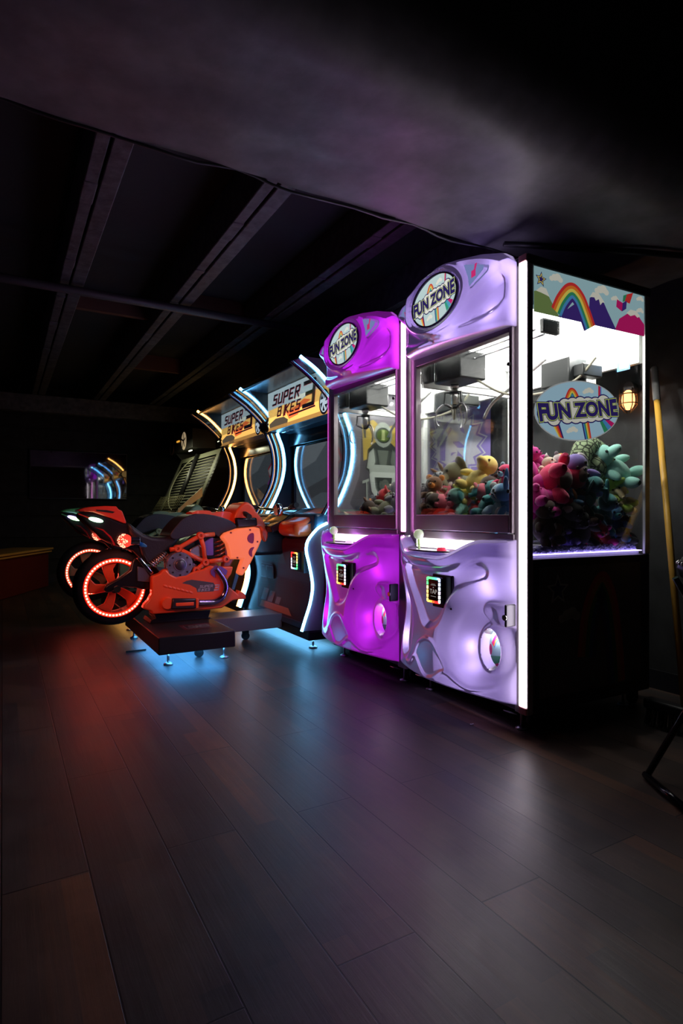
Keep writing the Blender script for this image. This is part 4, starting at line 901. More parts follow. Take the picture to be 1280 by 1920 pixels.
# ================================================================= ride-on motorbikes
PCg = (.28, .38, .20)
def motorbike(yc, label, cm, cm2_, glowcol, lit_, tip1):
    t = thing('ride_on_motorbike', label, 'motorbike', (0, yc, 0), 0, 'ride-on motorbikes')
    N = -.17   # near side plane
    seatm = mat('seat_vinyl', (.022, .024, .035), .38, bump=.15, bscale=120)
    blk = mat('bike_black', (.012, .012, .016), .28)
    # rear wheel
    wx, wz = .640, .440
    ty = MB().lathe([(.195, -.06), (.225, -.055), (.247, -.03), (.254, 0), (.247, .03), (.225, .055), (.195, .06)], (wx, 0, wz), axis='y', n=56, closed=True)
    wh = ty.build('tire', rubber, t, smooth=60)
    r = MB().lathe([(.195, -.062), (.197, -.03), (.197, .03), (.195, .062), (.165, .06), (.160, .0), (.165, -.06)], (wx, 0, wz), axis='y', n=56, closed=True)
    rim = r.build('wheel_rim', cm, t, smooth=50)
    for i in range(5):
        a0 = i * 2 * PI / 5 + .55; pr = []
        for rr, off, w_ in ((.03, 0, .75), (.07, .12, .38), (.12, .10, .26), (.168, -.05, .3)): pr.append((rr, a0 + off, w_))
        L_ = [(wx + rr * math.cos(a - w_), wz + rr * math.sin(a - w_)) for rr, a, w_ in pr]; R_ = [(wx + rr * math.cos(a + w_), wz + rr * math.sin(a + w_)) for rr, a, w_ in pr]
        MB().prism(L_ + R_[::-1], -.045, -.015).build('wheel_spoke', cm, rim, bevel=.006)
    hubm = MB().cyl((wx, -.075, wz), (wx, .075, wz), .035, 24); hubm.build('axle_hub', blk, rim, bevel=.004)
    lr = MB()
    for i in range(54):
        a_ = i * 2 * PI / 54; lr.ball((wx + .181 * math.cos(a_), -.066, wz + .181 * math.sin(a_)), .0062, .004, .0062, n=8, m=6)
    MB().lathe([(.188, -.066), (.188, -.061), (.172, -.061), (.172, -.066)], (wx, 0, wz), axis='y', n=56, closed=True).build('led_ring', emat('red_led_ring', (1., .03, .015), 7.), rim)
    lr.build('wheel_led_row', emat('red_led_dots', (1., .16, .10), 16.), rim)
    # swingarm & shock
    SW = [(0.5588,0.4392),(0.5763,0.4674),(0.6572,0.511),(0.7242,0.559),(0.7346,0.6184),(0.766,0.6418),(0.8136,0.6098),(0.8671,0.5301),(0.8483,0.4924),(0.8483,0.4234),(0.7976,0.4239),(0.7607,0.4399),(0.6828,0.4502),(0.6064,0.4201),(0.5813,0.4165)]
    MB().prism(SW, -.13, -.085).build('swingarm', blk, t, bevel=.01)
    MB().cyl((wx, -.15, wz), (wx, -.129, wz), .022, 20).build('axle_nut', chrome, t)
    MB().prism([(0.7569,0.6379),(0.7884,0.6395),(0.8709,0.5344),(0.8494,0.519),(0.7884,0.5958)], -.155, -.12).build('chrome_bracket', chrome, t, bevel=.008)
    MB().prism([(0.7674,0.5804),(0.8148,0.5673),(0.8441,0.5165),(0.8441,0.4726),(0.7674,0.4825)], -.14, -.10).build('swingarm_plate', mat('plate_blue_grey', (.18, .2, .28), .3, .6), t, bevel=.004)
    sa, sb = [(0.8599,0.5805),(0.9484,0.653)]
    sa = Vector((sa[0], -.12, sa[1])); sb = Vector((sb[0], -.12, sb[1])); dd = (sb - sa); u = dd.normalized(); v1 = Vector((0, 1, 0)); v2 = u.cross(v1)
    co_ = [sa + dd * (i / 90) + (v1 * math.cos(i * 2 * PI / 12) + v2 * math.sin(i * 2 * PI / 12)) * .024 for i in range(91)]
    MB().tube(co_, .005, 6).build('shock_spring', chrome, t)
    MB().cyl(sa, sb + dd * .15, .012, 12).build('shock_rod', steel, t)
    # tail
    TB = [(0.4228,0.9345),(0.5009,0.938),(0.571,0.9176),(0.6852,0.8653),(0.7152,0.872),(0.7656,0.8259),(0.8132,0.7864),(0.8824,0.7673),(0.9955,0.7687),(1.0533,0.7567),(0.9955,0.6854),(0.935,0.6332),(0.8719,0.5891),(0.8064,0.6131),(0.7453,0.6787),(0.6852,0.7015),(0.6293,0.7238),(0.5485,0.767),(0.4695,0.8533),(0.4166,0.9042)]
    MB().prism(TB, -.095, .095).build('tail_body', blk, t, bevel=.02, seg=3)
    TC = [(0.4094,0.9484),(0.453,0.9654),(0.4972,0.9721),(0.572,0.9774),(0.6432,0.9758),(0.656,0.9569),(0.6792,0.945),(0.7011,0.8849),(0.7073,0.8652),(0.6922,0.8642),(0.6125,0.8972),(0.5021,0.9364),(0.4287,0.9416)]
    tc = MB().prism(TC, -.10, .10).build('tail_cowl', cm2_, t, bevel=.012)
    MB().prism([(0.518,0.9536),(0.5821,0.9511),(0.6339,0.9394),(0.6201,0.9307),(0.522,0.9445)], -.103, -.09).build('cowl_slot', black, tc)
    MB().prism([(0.4132,0.931),(0.4861,0.9008),(0.4812,0.894),(0.4519,0.9073),(0.418,0.9205)], -.103, -.05).build('tail_stripe', cm2_, tc)
    MB().prism([(0.507,0.8413),(0.5564,0.8274),(0.6064,0.7787),(0.6292,0.7299),(0.6241,0.7193),(0.6014,0.7681),(0.5564,0.8168)], -.14, -.12).build('guard_trim', mat('red_trim', (.5, .02, .02), .3), t)
    x_, z_ = (0.5182,0.8874)
    MB().ball((x_, -.105, z_), .045, .02, .014, rot=(0, .25, 0)).build('indicator_lamp', emat('indicator_' + tip1[0], tip1[1], 5.), t)
    if yc > 5: x_, z_ = (0.5038,0.8951); MB().ball((x_, -.105, z_), .045, .02, .014, rot=(0, .3, 0)).build('indicator_lamp', emat('indicator_violet', (.5, .4, 1.), 5.), t)
    # brake light cluster
    x_, z_ = (0.6991,0.7502)
    c = MB().cyl((x_ + .005, -.12, z_), (x_ + .085, -.12, z_ - .004), .030, 24); cl = c.build('lamp_barrel', chrome, t, bevel=.003)
    MB().ball((x_ - .005, -.12, z_), .045, .043, .043, n=20, m=12).build('brake_lamp', emat('brake_red', (1., .05, .03), 1.3), cl)
    bb = MB(); random.seed(3)
    for i in range(90):
        th = random.uniform(PI * .45, PI * 1.55); ph = random.uniform(-1.3, 1.3)
        bb.ball((x_ - .005 + .045 * math.cos(th) * math.cos(ph), -.12 + .044 * math.sin(th) * math.cos(ph), z_ + .044 * math.sin(ph)), .0042, n=6, m=4)
    bb.build('lamp_beads', emat('brake_beads', (1., .25, .15), 4.), cl)
    MB().ball((x_ + .11, -.11, z_ - .03), .05, .012, .022, rot=(0, .5, 0)).build('side_reflector', mat('blue_reflector', (.03, .2, .5), .15), t)
    # seat and tank
    SE = [(0.7098,0.8759),(0.7599,0.8336),(0.8106,0.7944),(0.8689,0.7721),(0.9456,0.7671),(1.0167,0.7946),(1.0709,0.8301),(1.0854,0.7826),(1.0167,0.7152),(0.9105,0.6253),(0.8413,0.5784),(0.8004,0.6575),(0.7801,0.7283),(0.7231,0.7993)]
    MB().prism(SE, -.12, .12).build('seat', seatm, t, bevel=.03, seg=4)
    TK = [(0.9771,0.7834),(1.0206,0.8487),(1.0794,0.9037),(1.1692,0.9274),(1.2843,0.9161),(1.3868,0.8853),(1.4349,0.8542),(1.4471,0.8217),(1.3471,0.7938),(1.3156,0.7608),(1.2766,0.7843),(1.1768,0.7934),(1.0942,0.7703),(1.0061,0.7536)]
    MB().prism(sp2(TK, 3), -.15, .15).build('fuel_tank', seatm, t, bevel=.05, seg=5)
    MB().prism(sp2([(1.1424,0.926),(1.1887,0.9506),(1.275,0.947),(1.2909,0.93),(1.3389,0.9418),(1.4202,0.9396),(1.4548,0.9103),(1.4655,0.8706),(1.4284,0.859),(1.3229,0.891),(1.2043,0.9068)], 3), -.08, .08).build('tank_top', cm, t, bevel=.02, seg=3)
    # front cowl and side fairing
    SFr = [(1.3135,0.7634),(1.3448,0.7931),(1.4322,0.8225),(1.5627,0.8326),(1.6059,0.8243),(1.6193,0.7418),(1.5959,0.6875),(1.5627,0.6261),(1.5133,0.5349),(1.4725,0.4851),(1.4322,0.5041),(1.4483,0.5532),(1.4685,0.6047),(1.3764,0.6082),(1.3685,0.6633),(1.3527,0.717)]
    lf = mat('self_glow_fairing_' + lit_, (.85, .16, .06) if lit_ == 'o' else PCg, .35, em=(1., .22, .08) if lit_ == 'o' else PCg, es=.55)  # emission in the plastic stands in for light glowing through the fairing
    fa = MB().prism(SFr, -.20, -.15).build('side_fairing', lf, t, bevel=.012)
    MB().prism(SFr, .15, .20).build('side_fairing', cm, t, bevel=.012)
    for q in ([(1.5546,0.7862),(1.5217,0.7829),(1.5054,0.7523),(1.5176,0.725),(1.5505,0.7188)], [(1.5587,0.689),(1.5299,0.6821),(1.516,0.6515),(1.5258,0.628),(1.5422,0.6212),(1.5422,0.6585)]):
        MB().prism(sp2(q, 3), -.205, -.19).build('fairing_vent', mat('vent_magenta', (.35, .01, .09), .5), fa)
    for q in [(1.3848,0.7943),(1.5274,0.8122),(1.5836,0.7273),(1.4326,0.6175),(1.4785,0.5434)]:
        MB().cyl((q[0], -.2045, q[1]), (q[0], -.198, q[1]), .007, 10).build('fairing_bolt', mat('bolt_red', (.25, .02, .02), .4), fa)
    HC = [(1.4325,0.9105),(1.4857,0.9928),(1.5396,1.0107),(1.5815,0.9778),(1.5984,0.9461),(1.6366,0.9063),(1.6838,0.8299),(1.6967,0.7614),(1.6709,0.7137),(1.6323,0.7785),(1.6281,0.8344),(1.4611,0.8244)]
    hc = MB().prism(sp2(HC, 2), -.14, .14).build('front_cowl', cm, t, bevel=.035, seg=4)
    MB().prism([(1.4333,0.899),(1.5954,0.8986),(1.6012,0.8395),(1.5247,0.8285),(1.4471,0.8255)], -.165, -.12).build('dash_inset', black_gl, hc, bevel=.01)
    MB().prism(sp2([(1.4957,0.9619),(1.5124,1.0018),(1.5544,1.0141),(1.5967,0.9865),(1.5713,0.9663)], 3), -.06, .06).build('screen_top', mat('deep_red_' + lit_, (.55, .02, .03) if lit_ == 'o' else (.1, .45, .1), .3), hc, bevel=.015)
    MB().box(1.55, 1.84, -.12, .12, .62, .86).build('front_core', blk, t, bevel=.03)
    # no lamp behind the fairing: its glow is put into the material
    # trellis frame
    nd = [(1.1755,0.7772),(1.0202,0.6925),(1.2096,0.5937),(1.1454,0.5407),(1.3566,0.609),(1.2747,0.7852),(0.9698,0.6867),(1.1982,0.6985),(0.9342,0.5327),(1.2134,0.53),(1.1008,0.7748)]
    V = [(x, -.175, z) for x, z in nd]
    f = MB()
    for pth in ((5, 0, 1, 6), (1, 2), (0, 7, 2), (2, 4), (2, 3)): f.tube([V[i] for i in pth], .016, 10)
    fr = f.build('trellis_frame', cm, t)
    for i in (0, 1, 2, 3, 4, 8, 9):
        b_ = MB().lathe([(.022, -.022), (.026, -.016), (.026, .015), (.012, .018), (.010, -.022)], V[i], axis='y', n=20, closed=True); b_.build('frame_boss', cm, fr, smooth=50)
        MB().cyl((V[i][0], -.19, V[i][2]), (V[i][0], -.17, V[i][2]), .0098, 12).build('frame_bolt', mat('bolt_black', (.02, .01, .01), .4), fr)
    # engine
    sil = mat('engine_silver', (.48, .46, .56), .25, .85); vio = mat('engine_violet', (.25, .13, .42), .3, .5)
    MB().prism([(0.9893,0.6725),(1.1827,0.7717),(1.2908,0.7774),(1.3697,0.7529),(1.3817,0.614),(1.2286,0.5667),(1.1222,0.534),(0.9893,0.5697)], -.12, .12).build('engine_block', blk, t, bevel=.02)
    MB().prism([(1.1091,0.6847),(1.173,0.7187),(1.1996,0.697),(1.2072,0.6367),(1.1768,0.6191),(1.1466,0.5941),(1.1091,0.6476)], -.15, -.12).build('cylinder_cover', sil, t, bevel=.008)
    MB().prism([(1.2034,0.7307),(1.2456,0.7561),(1.2766,0.7631),(1.2804,0.6342),(1.2302,0.6321),(1.2072,0.6668)], -.148, -.118).build('violet_cover', vio, t, bevel=.006)
    MB().prism([(1.0794,0.6264),(1.1654,0.5709),(1.1166,0.5396),(1.0868,0.5521)], -.15, -.12).build('lower_cover', sil, t, bevel=.006)
    for i in range(5):
        a_, b_ = [(1.2843,0.725),(1.3629,0.7231)]; z = a_[1] - .035 * i * .9 + .02
        MB().tube([(a_[0], -.15, z - .02), (a_[0] + .03, -.165, z - .01), (b_[0] - .01, -.16, z + .01)], .006, 8).build('engine_pipe', mat('copper', (.45, .16, .1), .3, .9), t)
    cx, cz = (1.0326,0.5833)
    cl = MB().lathe([(.0001, -.03), (.04, -.03), (.045, -.022), (.085, -.022), (.092, -.012), (.092, .04), (.0001, .04)], (cx, -.17, cz), axis='y', n=40).build('clutch_cover', sil, t, smooth=40)
    MB().lathe([(.0001, -.036), (.028, -.036), (.036, -.03), (.036, -.02), (.0001, -.02)], (cx, -.17, cz), axis='y', n=24).build('clutch_cap', mat('cap_dark', (.1, .1, .12), .3, .6), cl)
    for i in range(8):
        a_ = i * PI / 4; MB().cyl((cx + .068 * math.cos(a_), -.197, cz + .068 * math.sin(a_)), (cx + .068 * math.cos(a_), -.19, cz + .068 * math.sin(a_)), .006, 8).build('clutch_bolt', blk, cl)
    # belly fairing
    BP = [(0.8989,0.5309),(0.9165,0.5516),(0.9413,0.5576),(0.9662,0.5239),(1.0057,0.5037),(1.0713,0.5097),(1.1231,0.5344),(1.1982,0.5479),(1.2362,0.5701),(1.2747,0.5609),(1.4042,0.5552),(1.3923,0.5061),(1.3622,0.4658),(1.3701,0.4197),(1.4362,0.3619),(1.4443,0.3883),(1.4969,0.354),(1.501,0.3189),(1.4563,0.3221),(1.4002,0.3169),(1.3213,0.2697),(1.1529,0.2661),(0.85,0.2658),(0.843,0.2878),(0.788,0.31),(0.8017,0.3372),(0.8257,0.3603),(0.8465,0.4016),(0.8465,0.5157)]
    bp = MB().prism(BP, -.20, -.13).build('belly_fairing', cm, t, bevel=.012)
    MB().prism(BP, .13, .20).build('belly_fairing', cm, t, bevel=.012)
    MB().prism([(0.8635,0.5002),(1.0705,0.4966),(1.2612,0.5401),(1.38,0.4726),(1.38,0.3176),(1.3004,0.2658),(0.8742,0.2666)], -.129, .129).build('belly_core', blk, t)
    DC = [(1.0426,0.4599),(1.0732,0.4749),(1.11,0.4802),(1.1846,0.4664),(1.2606,0.4509),(1.2729,0.4277),(1.2606,0.391),(1.1471,0.3933),(1.1397,0.421),(1.0952,0.4473)]
    a = Art(lambda u, v, k: (u, -.2008 - k, v)); a.poly(DC, mat('decal_grey', (.09, .09, .1), .3)).up()
    q0, q1 = [(1.1509,0.4166),(1.2606,0.4359)]; wt = mat('decal_white', (.6, .6, .62), .3)
    block(a, 'SUPER', q0[0] + .012, q0[1] + .006, .015, wt, 1.1, .25, 5.6, 1.35); block(a, 'BIKES', q0[0], q0[1] - .017, .015, wt, 1.1, .25, 5.6, 1.35); block(a, '3', q0[0] + .12, q0[1] - .016, .034, wt, 1.1, .2, 5, 1.)
    a.build('fairing_decal', bp, 'grey decal reading SUPER BIKES 3')
    for i in range(7):
        a_, b_ = [(0.9342,0.4462),(1.1008,0.3955)]; k = i / 6
        MB().ball((a_[0] + (b_[0] - a_[0]) * k, -.199, a_[1] + (b_[1] - a_[1]) * k), .02, .006, .009, rot=(0, .5, 0), n=10, m=6).build('fairing_rib', cm, bp)
    EX = smooth_path([(x, -.215, z) for x, z in [(1.2721,0.5513),(1.303,0.5123),(1.3381,0.4539),(1.3443,0.4044),(1.3185,0.3495),(1.2683,0.3231),(1.2072,0.3202),(1.1471,0.3247)]], 6)
    ex = MB().tube(EX, .021, 14).build('exhaust_pipe', mat('chrome_violet', (.5, .42, .62), .12, 1.), t)
    MB().prism([(0.972,0.3666),(1.1397,0.3547),(1.1434,0.2918),(1.1174,0.2865),(0.9613,0.2953)], -.235, -.20).build('muffler', mat('muffler_dark', (.06, .06, .07), .3, .6), ex, bevel=.01)
    MB().prism([(0.9935,0.3361),(1.1137,0.333),(1.1137,0.3088),(0.9935,0.3144)], -.239, -.225).build('muffler_panel', cm, ex, bevel=.003)
    MB().prism([(1.1285,0.3555),(1.1471,0.3542),(1.1471,0.2893),(1.1285,0.2893)], -.24, -.20).build('muffler_band', cm, ex, bevel=.004)
    MB().lathe([(.035, -.01), (.042, .0), (.042, .03), (.0001, .03), (.0001, -.01)], (0.9436, -.215, 0.3327), axis='y', n=20).build('muffler_end', cm, ex, smooth=40)
    MB().prism([(1.237,0.5372),(1.2715,0.5693),(1.318,0.5598),(1.3571,0.5315),(1.3493,0.5015),(1.3258,0.499),(1.3024,0.5454),(1.2715,0.5468),(1.2676,0.487),(1.2408,0.5108)], -.208, -.198).build('exhaust_flange', vio, ex)
    MB().prism([(1.4874,0.494),(1.5082,0.4691),(1.475,0.3679),(1.4543,0.3771)], -.02, .02).build('front_strut', dkmetal, t)
    # handlebars with grips
    hx, hz_ = (1.4188,0.9376)
    h = MB().tube([(hx + .06, -.3, hz_ - .02), (hx + .09, -.12, hz_), (hx + .09, .12, hz_), (hx + .06, .3, hz_ - .02)], .012, 10).build('handlebar', dkmetal, t)
    for s in (-1, 1): MB().tube([(hx + .068, s * .22, hz_ - .012), (hx + .05, s * .34, hz_ - .03)], .018, 12).build('grip', rubber, h)
    # pedestal
    PD = [(0.885,0.2511),(1.2688,0.2498),(1.2531,0.1971),(1.2688,0.1764),(1.2062,0.1743),(0.8778,0.1854),(0.8528,0.1914),(0.8635,0.2161),(0.8921,0.2247)]
    PD = [(x, max(z, .1905)) for x, z in PD]
    MB().prism(PD, -.11, .11).build('pedestal', blk, t, bevel=.008)
    return t

orange_p = mat('orange_plastic', (.88, .12, .035), .32, coat=.2)
orange_t = mat('orange_tail', (.72, .06, .03), .35)
green_p = mat('pale_green_plastic', (.28, .38, .20), .35)
green_t = mat('green_tail', (.12, .5, .14), .35)
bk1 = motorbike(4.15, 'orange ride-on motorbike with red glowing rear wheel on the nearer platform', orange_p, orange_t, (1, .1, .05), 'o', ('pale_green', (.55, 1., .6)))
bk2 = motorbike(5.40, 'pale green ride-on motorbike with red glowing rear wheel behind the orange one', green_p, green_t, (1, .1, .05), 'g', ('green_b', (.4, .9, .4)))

def platform(yc, label, tone, e):
    t = thing('motorbike_platform', label, 'platform', (0, yc, 0), 0, 'motorbike platforms')
    pm = mat('platform_black', (.03, .028, .032), .35, bump=.05)
    MB().box(.80, 1.275, -.60, .50, .085, .19).build('platform_box', pm, t, bevel=.006)
    MB().box(1.276, 1.795, -.16, .12, .085, .188).build('link_beam', mat('beam_grey', (.12, .13, .15), .35), t, bevel=.004)
    a = Art(lambda u, v, k: (u, v, .1908 + k)); gm = mat('label_grey', (.3, .28, .3), .35); a.poly([(1.0, -.44), (1.22, -.44), (1.22, -.26), (1.0, -.26)], mat('label_wine', (.12, .02, .03), .35)).up(); a.poly([(1.02, -.42), (1.18, -.42), (1.18, -.30), (1.02, -.30)], gm).up(); a.poly([(1.025, -.415), (1.175, -.415), (1.175, -.305), (1.025, -.305)], pm).up()
    block(a, 'SR3', 1.04, -.39, .07, gm, 1.4, .2, 6.2, .65); a.build('platform_label', t)
    for x, y in ((.88, -.50), (1.235, -.50), (.85, .42), (1.235, .42)):
        f = MB().cyl((x, y, .01), (x, y, .0849), .008, 10); f.lathe([(.028, 0), (.028, .008), (.012, .018), (.0001, .018)], (x, y, 0), n=22); f.build('levelling_foot', steel, t)
    for x, y in ((1.10, -.40), (1.55, -.05)):
        c = MB().cyl((x, y - .012, .028), (x, y + .012, .028), .028, 18); c.box(x - .02, x + .02, y - .018, y - .013, .028, .0849); c.box(x - .02, x + .02, y + .013, y + .018, .028, .0849); c.build('caster', rubber, t)
    col = (.08, .42, 1.) if tone == 'blue' else (1., .5, .12)
    MB().box(.86, 1.22, -.55, -.53, .079, .0849).box(.86, 1.22, .40, .42, .079, .0849).build('underglow_strip', emat('underglow_' + tone, col, e), t)
    lamp('AREA', t, (1.04, -.1, .078), 3.2 * e / 10, col, sx=.4, sy=.9, name='underglow_lamp')
    return t
platform(4.15, 'low black platform glowing blue underneath, carrying the orange motorbike', 'blue', 16.)
platform(5.40, 'low black platform glowing amber underneath, carrying the green motorbike', 'amber', 6.)

# dark ball-game cabinet behind the motorbikes
def hoop_cabinet():
    t = thing('hoop_game_cabinet', 'dark arcade cabinet with slatted back and netting behind the green motorbike', 'arcade cabinet', (0, 0, 0))
    dk = mat('cabinet_soot', (.02, .018, .018), .5)
    Y0, Y1 = 6.25, 8.0
    MB().prism([(1.76, .05), (2.8, .05), (2.8, .93), (1.76, .9)], Y0, Y0 + .03).build('side_panel', dk, t, bevel=.006); MB().box(2.72, 2.8, Y0, Y0 + .03, .931, 2.0).build('rear_post', dk, t)
    for y in (Y1 - .03,): MB().prism([(1.76, .05), (2.8, .05), (2.8, 2.0), (2.02, 2.0), (2.02, 1.75), (2.10, 1.66), (1.76, .9)], y, y + .03).build('side_panel', dk, t, bevel=.006)
    MB().box(1.80, 2.78, Y0 + .031, Y1 - .031, .05, .90).build('cabinet_base', dk, t)
    hd = MB().box(2.0, 2.3, 7.1, 8.25, 1.74, 1.98).build('header_box', dk, t, bevel=.006)
    MB().lathe([(.0001, -.006), (.10, -.006), (.115, .0), (.0001, .0)], (2.0, 7.48, 1.86), axis='x', n=30).build('round_emblem', mat('emblem_cream', (.5, .4, .26), .4, em=(.8, .6, .35), es=.35), hd)
    a = Art(lambda u, v, k: (1.993 - k, u, v))
    for r in range(5): a.stroke([(7.48, 1.86), (7.48 + .09 * math.sin(r * 1.257), 1.86 + .09 * math.cos(r * 1.257))], .022, black)
    a.build('emblem_print', hd)
    MB().box(1.988, 1.9999, 7.68, 7.80, 1.87, 1.89).build('score_lights', emat('amber_digits', (1., .45, .05), .8), hd)
    MB().lathe([(.085, -.006), (.1, -.006), (.1, .0), (.085, .0)], (2.0, 8.08, 1.83), axis='x', n=30, closed=True).build('dim_ring', mat('ring_brown', (.16, .06, .04), .4), hd)
    # slanted slatted playfield
    pb = MB(); fm = mat('olive_board', (.26, .27, .18), .5)
    def P(u, v, k=0): # u 0..1 from near to far, v 0..1 bottom to top
        return (1.80 + v * .30 - k, Y1 - .04 - u * (Y1 - Y0 - .08), .94 + v * .72)
    pb.quad([P(0, 0, -.03), P(1, 0, -.03), P(1, 1, -.03), P(0, 1, -.03)], 1)
    for u0, u1, v0, v1 in ((0, .06, 0, 1), (.94, 1, 0, 1), (.06, .94, .92, 1), (.06, .94, 0, .05)): pb.quad([P(u0, v0), P(u1, v0), P(u1, v1), P(u0, v1)], 0)
    pb.build('playfield', [fm, black], t)
    sl = MB()
    for i in range(17):
        v = .08 + i * .05; k = math.sqrt(max(0, 1 - ((v - .5) / .5) ** 2)); u0 = .5 - .38 * k ** .5
        for (a0, a1) in ((.06 + (1 - k) * .1, .47), (.53, .94)):
            p, q = Vector(P(a0, v)), Vector(P(a1, v)); sl.tube([p, q], .006, 6)
    sl.build('playfield_slats', mat('olive_slat', (.42, .42, .3), .4), t)
    MB().tube([P(.5, 0, .02), P(.5, 1, .02)], .03, 4).build('centre_post', black, t)
    rp = [P(.08 + .4 * (1 - math.sin(a_)), .5 + .46 * math.cos(a_), .01) for a_ in [PI * i / 16 for i in range(17)]]
    MB().tube(rp, .008, 6).build('curved_rail', mat('olive_slat'), t)
    nt = MB()
    for i in range(15): nt.tube([P(.0 + i * .05, .02, .10), P(.0 + i * .05, .30, .06)], .0022, 4)
    for j in range(6): nt.tube([P(0, .03 + j * .05, .095 - j * .006), P(.7, .03 + j * .05, .095 - j * .006)], .0022, 4)
    nt.build('netting', mat('net_cord', (.3, .28, .15), .6), t)
    MB().prism([(1.6, .92), (1.62, .98), (1.88, 1.22), (1.88, 1.12)], Y0 + .031, Y0 + .055).build('ramp_rail', mat('olive_rail', (.45, .45, .25), .4), t)
    MB().box(1.96, 1.972, 7.0, 7.12, 1.69, 1.70).build('header_lamp', emat('olive_tube', (.85, .85, .55), 8.), t)
    lamp('AREA', t, (1.72, 7.0, 1.72), 5., (.85, .85, .55), rot=(0, -.45, 0), sx=.05, sy=1.1, name='playfield_fill')  # added light without a fixture, brightens the slats
hoop_cabinet()

# ================================================================= wall things behind the machines
def flag():
    a = Art(lambda u, v, k: (2.985 - k - .008 * math.sin(u * 14) , 3.47 - u, v), .0012)
    pu = mat('flag_purple', (.36, .27, .72), .7); wh = mat('flag_lilac_white', (.8, .78, .9), .7)
    n = 12
    for i in range(n): a.rect(-.40 + .8 * i / n, -.40 + .8 * (i + 1) / n, 1.10, 1.80, pu)
    a.up()
    # jagged abstract emblem: outline, gap, body, slashes
    random.seed(5); N_ = 40
    def jag(k, s=0):
        out = []
        for i in range(N_):
            t = 2 * PI * i / N_; r = (.27 if i % 2 else .215) * (1 + .12 * math.sin(3 * t + 1)) * k; out.append((.02 + r * math.cos(t) * 1.05, 1.42 + r * math.sin(t) * 1.15))
        return out
    a.poly(jag(1.12), wh).up().poly(jag(1.06), pu).up().poly(jag(.97), wh).up()
    for x, y, w, h, r in ((-.1, 1.53, .16, .02, .5), (.08, 1.45, .18, .025, -.35), (-.05, 1.38, .2, .022, .15), (.05, 1.32, .24, .02, .05), (-.12, 1.28, .1, .02, -.6), (.12, 1.56, .1, .018, -.9), (.02, 1.25, .16, .018, .3)):
        c, s = math.cos(r), math.sin(r); a.poly([(x - w / 2 * c, y - w / 2 * s), (x - h * s, y + h * c), (x + w / 2 * c, y + w / 2 * s), (x + h * s, y - h * c)], pu)
    o = a.build('wall_flag', None)
    tag(o, 'purple flag with jagged pale emblem on the wall behind the claw machines', 'flag')
flag()
def wall_lamp():
    t = thing('caged_wall_lamp', 'small caged jar lamp glowing orange on the wall behind the lilac machine', 'wall lamp', (2.985, 1.97, 1.54))
    MB().cyl((0.014, 0, .07), (-.06, 0, .07), .03, 16).build('lamp_mount', dkmetal, t)
    g = MB().ball((-.06, 0, 0), .034, .034, .055); g.build('bulb', emat('warm_bulb', (1., .35, .12), 5.), t)
    c = MB()
    for i in range(6):
        a_ = i * PI / 3; c.tube([(-.06 + .043 * math.cos(a_), .043 * math.sin(a_), .06), (-.06 + .045 * math.cos(a_), .045 * math.sin(a_), -.03), (-.06 + .015 * math.cos(a_), .015 * math.sin(a_), -.07)], .003, 5)
    for z in (.03, -.02): c.tube([(-.06 + .045 * math.cos(i * PI / 8), .045 * math.sin(i * PI / 8), z) for i in range(16)], .003, 5, closed=True)
    c.build('lamp_cage', mat('brass_cage', (.3, .18, .08), .4, .8), t)
wall_lamp()
def broom():
    t = thing('broom', 'broom with yellow wooden handle and grey grip leaning on the wall', 'broom', (2.46, 1.40, 0))
    a = Vector((0, 0, .1)); b = Vector((2.90 - 2.46, 1.81 - 1.40, 1.68)); u = (b - a).normalized()
    MB().tube([a, b - u * .20], .0145, 14).build('handle', mat('yellow_handle', (.75, .42, .06), .45, bump=.1, bscale=30), t)
    MB().tube([b - u * .2001, b - u * .19, b - u * .01, b], [.0155, .018, .0175, .012], 14).build('grip', mat('grey_grip', (.25, .25, .25), .55), t)
    MB().box(-.03, .03, -.17, .17, .075, .12).build('broom_block', black, t, bevel=.01)
    br = MB(); random.seed(1)
    for i in range(120):
        x = random.uniform(-.025, .025); y = random.uniform(-.165, .165); br.tube([(x, y, .08), (x * 1.3, y * 1.08, .002)], .002, 4, cap=False)
    o = br.build('bristles', mat('bristle', (.03, .03, .03), .7), t); o['kind'] = 'stuff'
broom()
def stool():
    t = thing('folding_stool', 'black padded folding stool with studded rim at the right edge', 'stool', (2.1, 1.0, 0), math.radians(-30))
    s = MB().lathe([(.0001, .70), (.15, .70), (.185, .71), (.195, .74), (.18, .775), (.12, .79), (.0001, .79)], n=40); se = s.build('seat', mat('black_vinyl', (.012, .012, .013), .35), t, smooth=60)
    r = MB()
    for i in range(44): r.ball((.192 * math.cos(i * 2 * PI / 44), .192 * math.sin(i * 2 * PI / 44), .757), .006, n=8, m=6)
    r.build('stud_trim', chrome, se)
    for y in (-.14, .14):
        MB().tube([(-.15, y, .70), (.24, y, .015)], .011, 8).build('leg', black_gl, t); MB().tube([(.15, y * .85, .70), (-.26, y * .85, .015)], .011, 8).build('leg', black_gl, t)
    MB().tube([(-.26, -.13, .015), (-.26, .13, .015)], .0125, 8).build('foot_bar', black_gl, t); MB().tube([(.24, -.15, .015), (.24, .15, .015)], .0125, 8).build('foot_bar', black_gl, t)
stool()
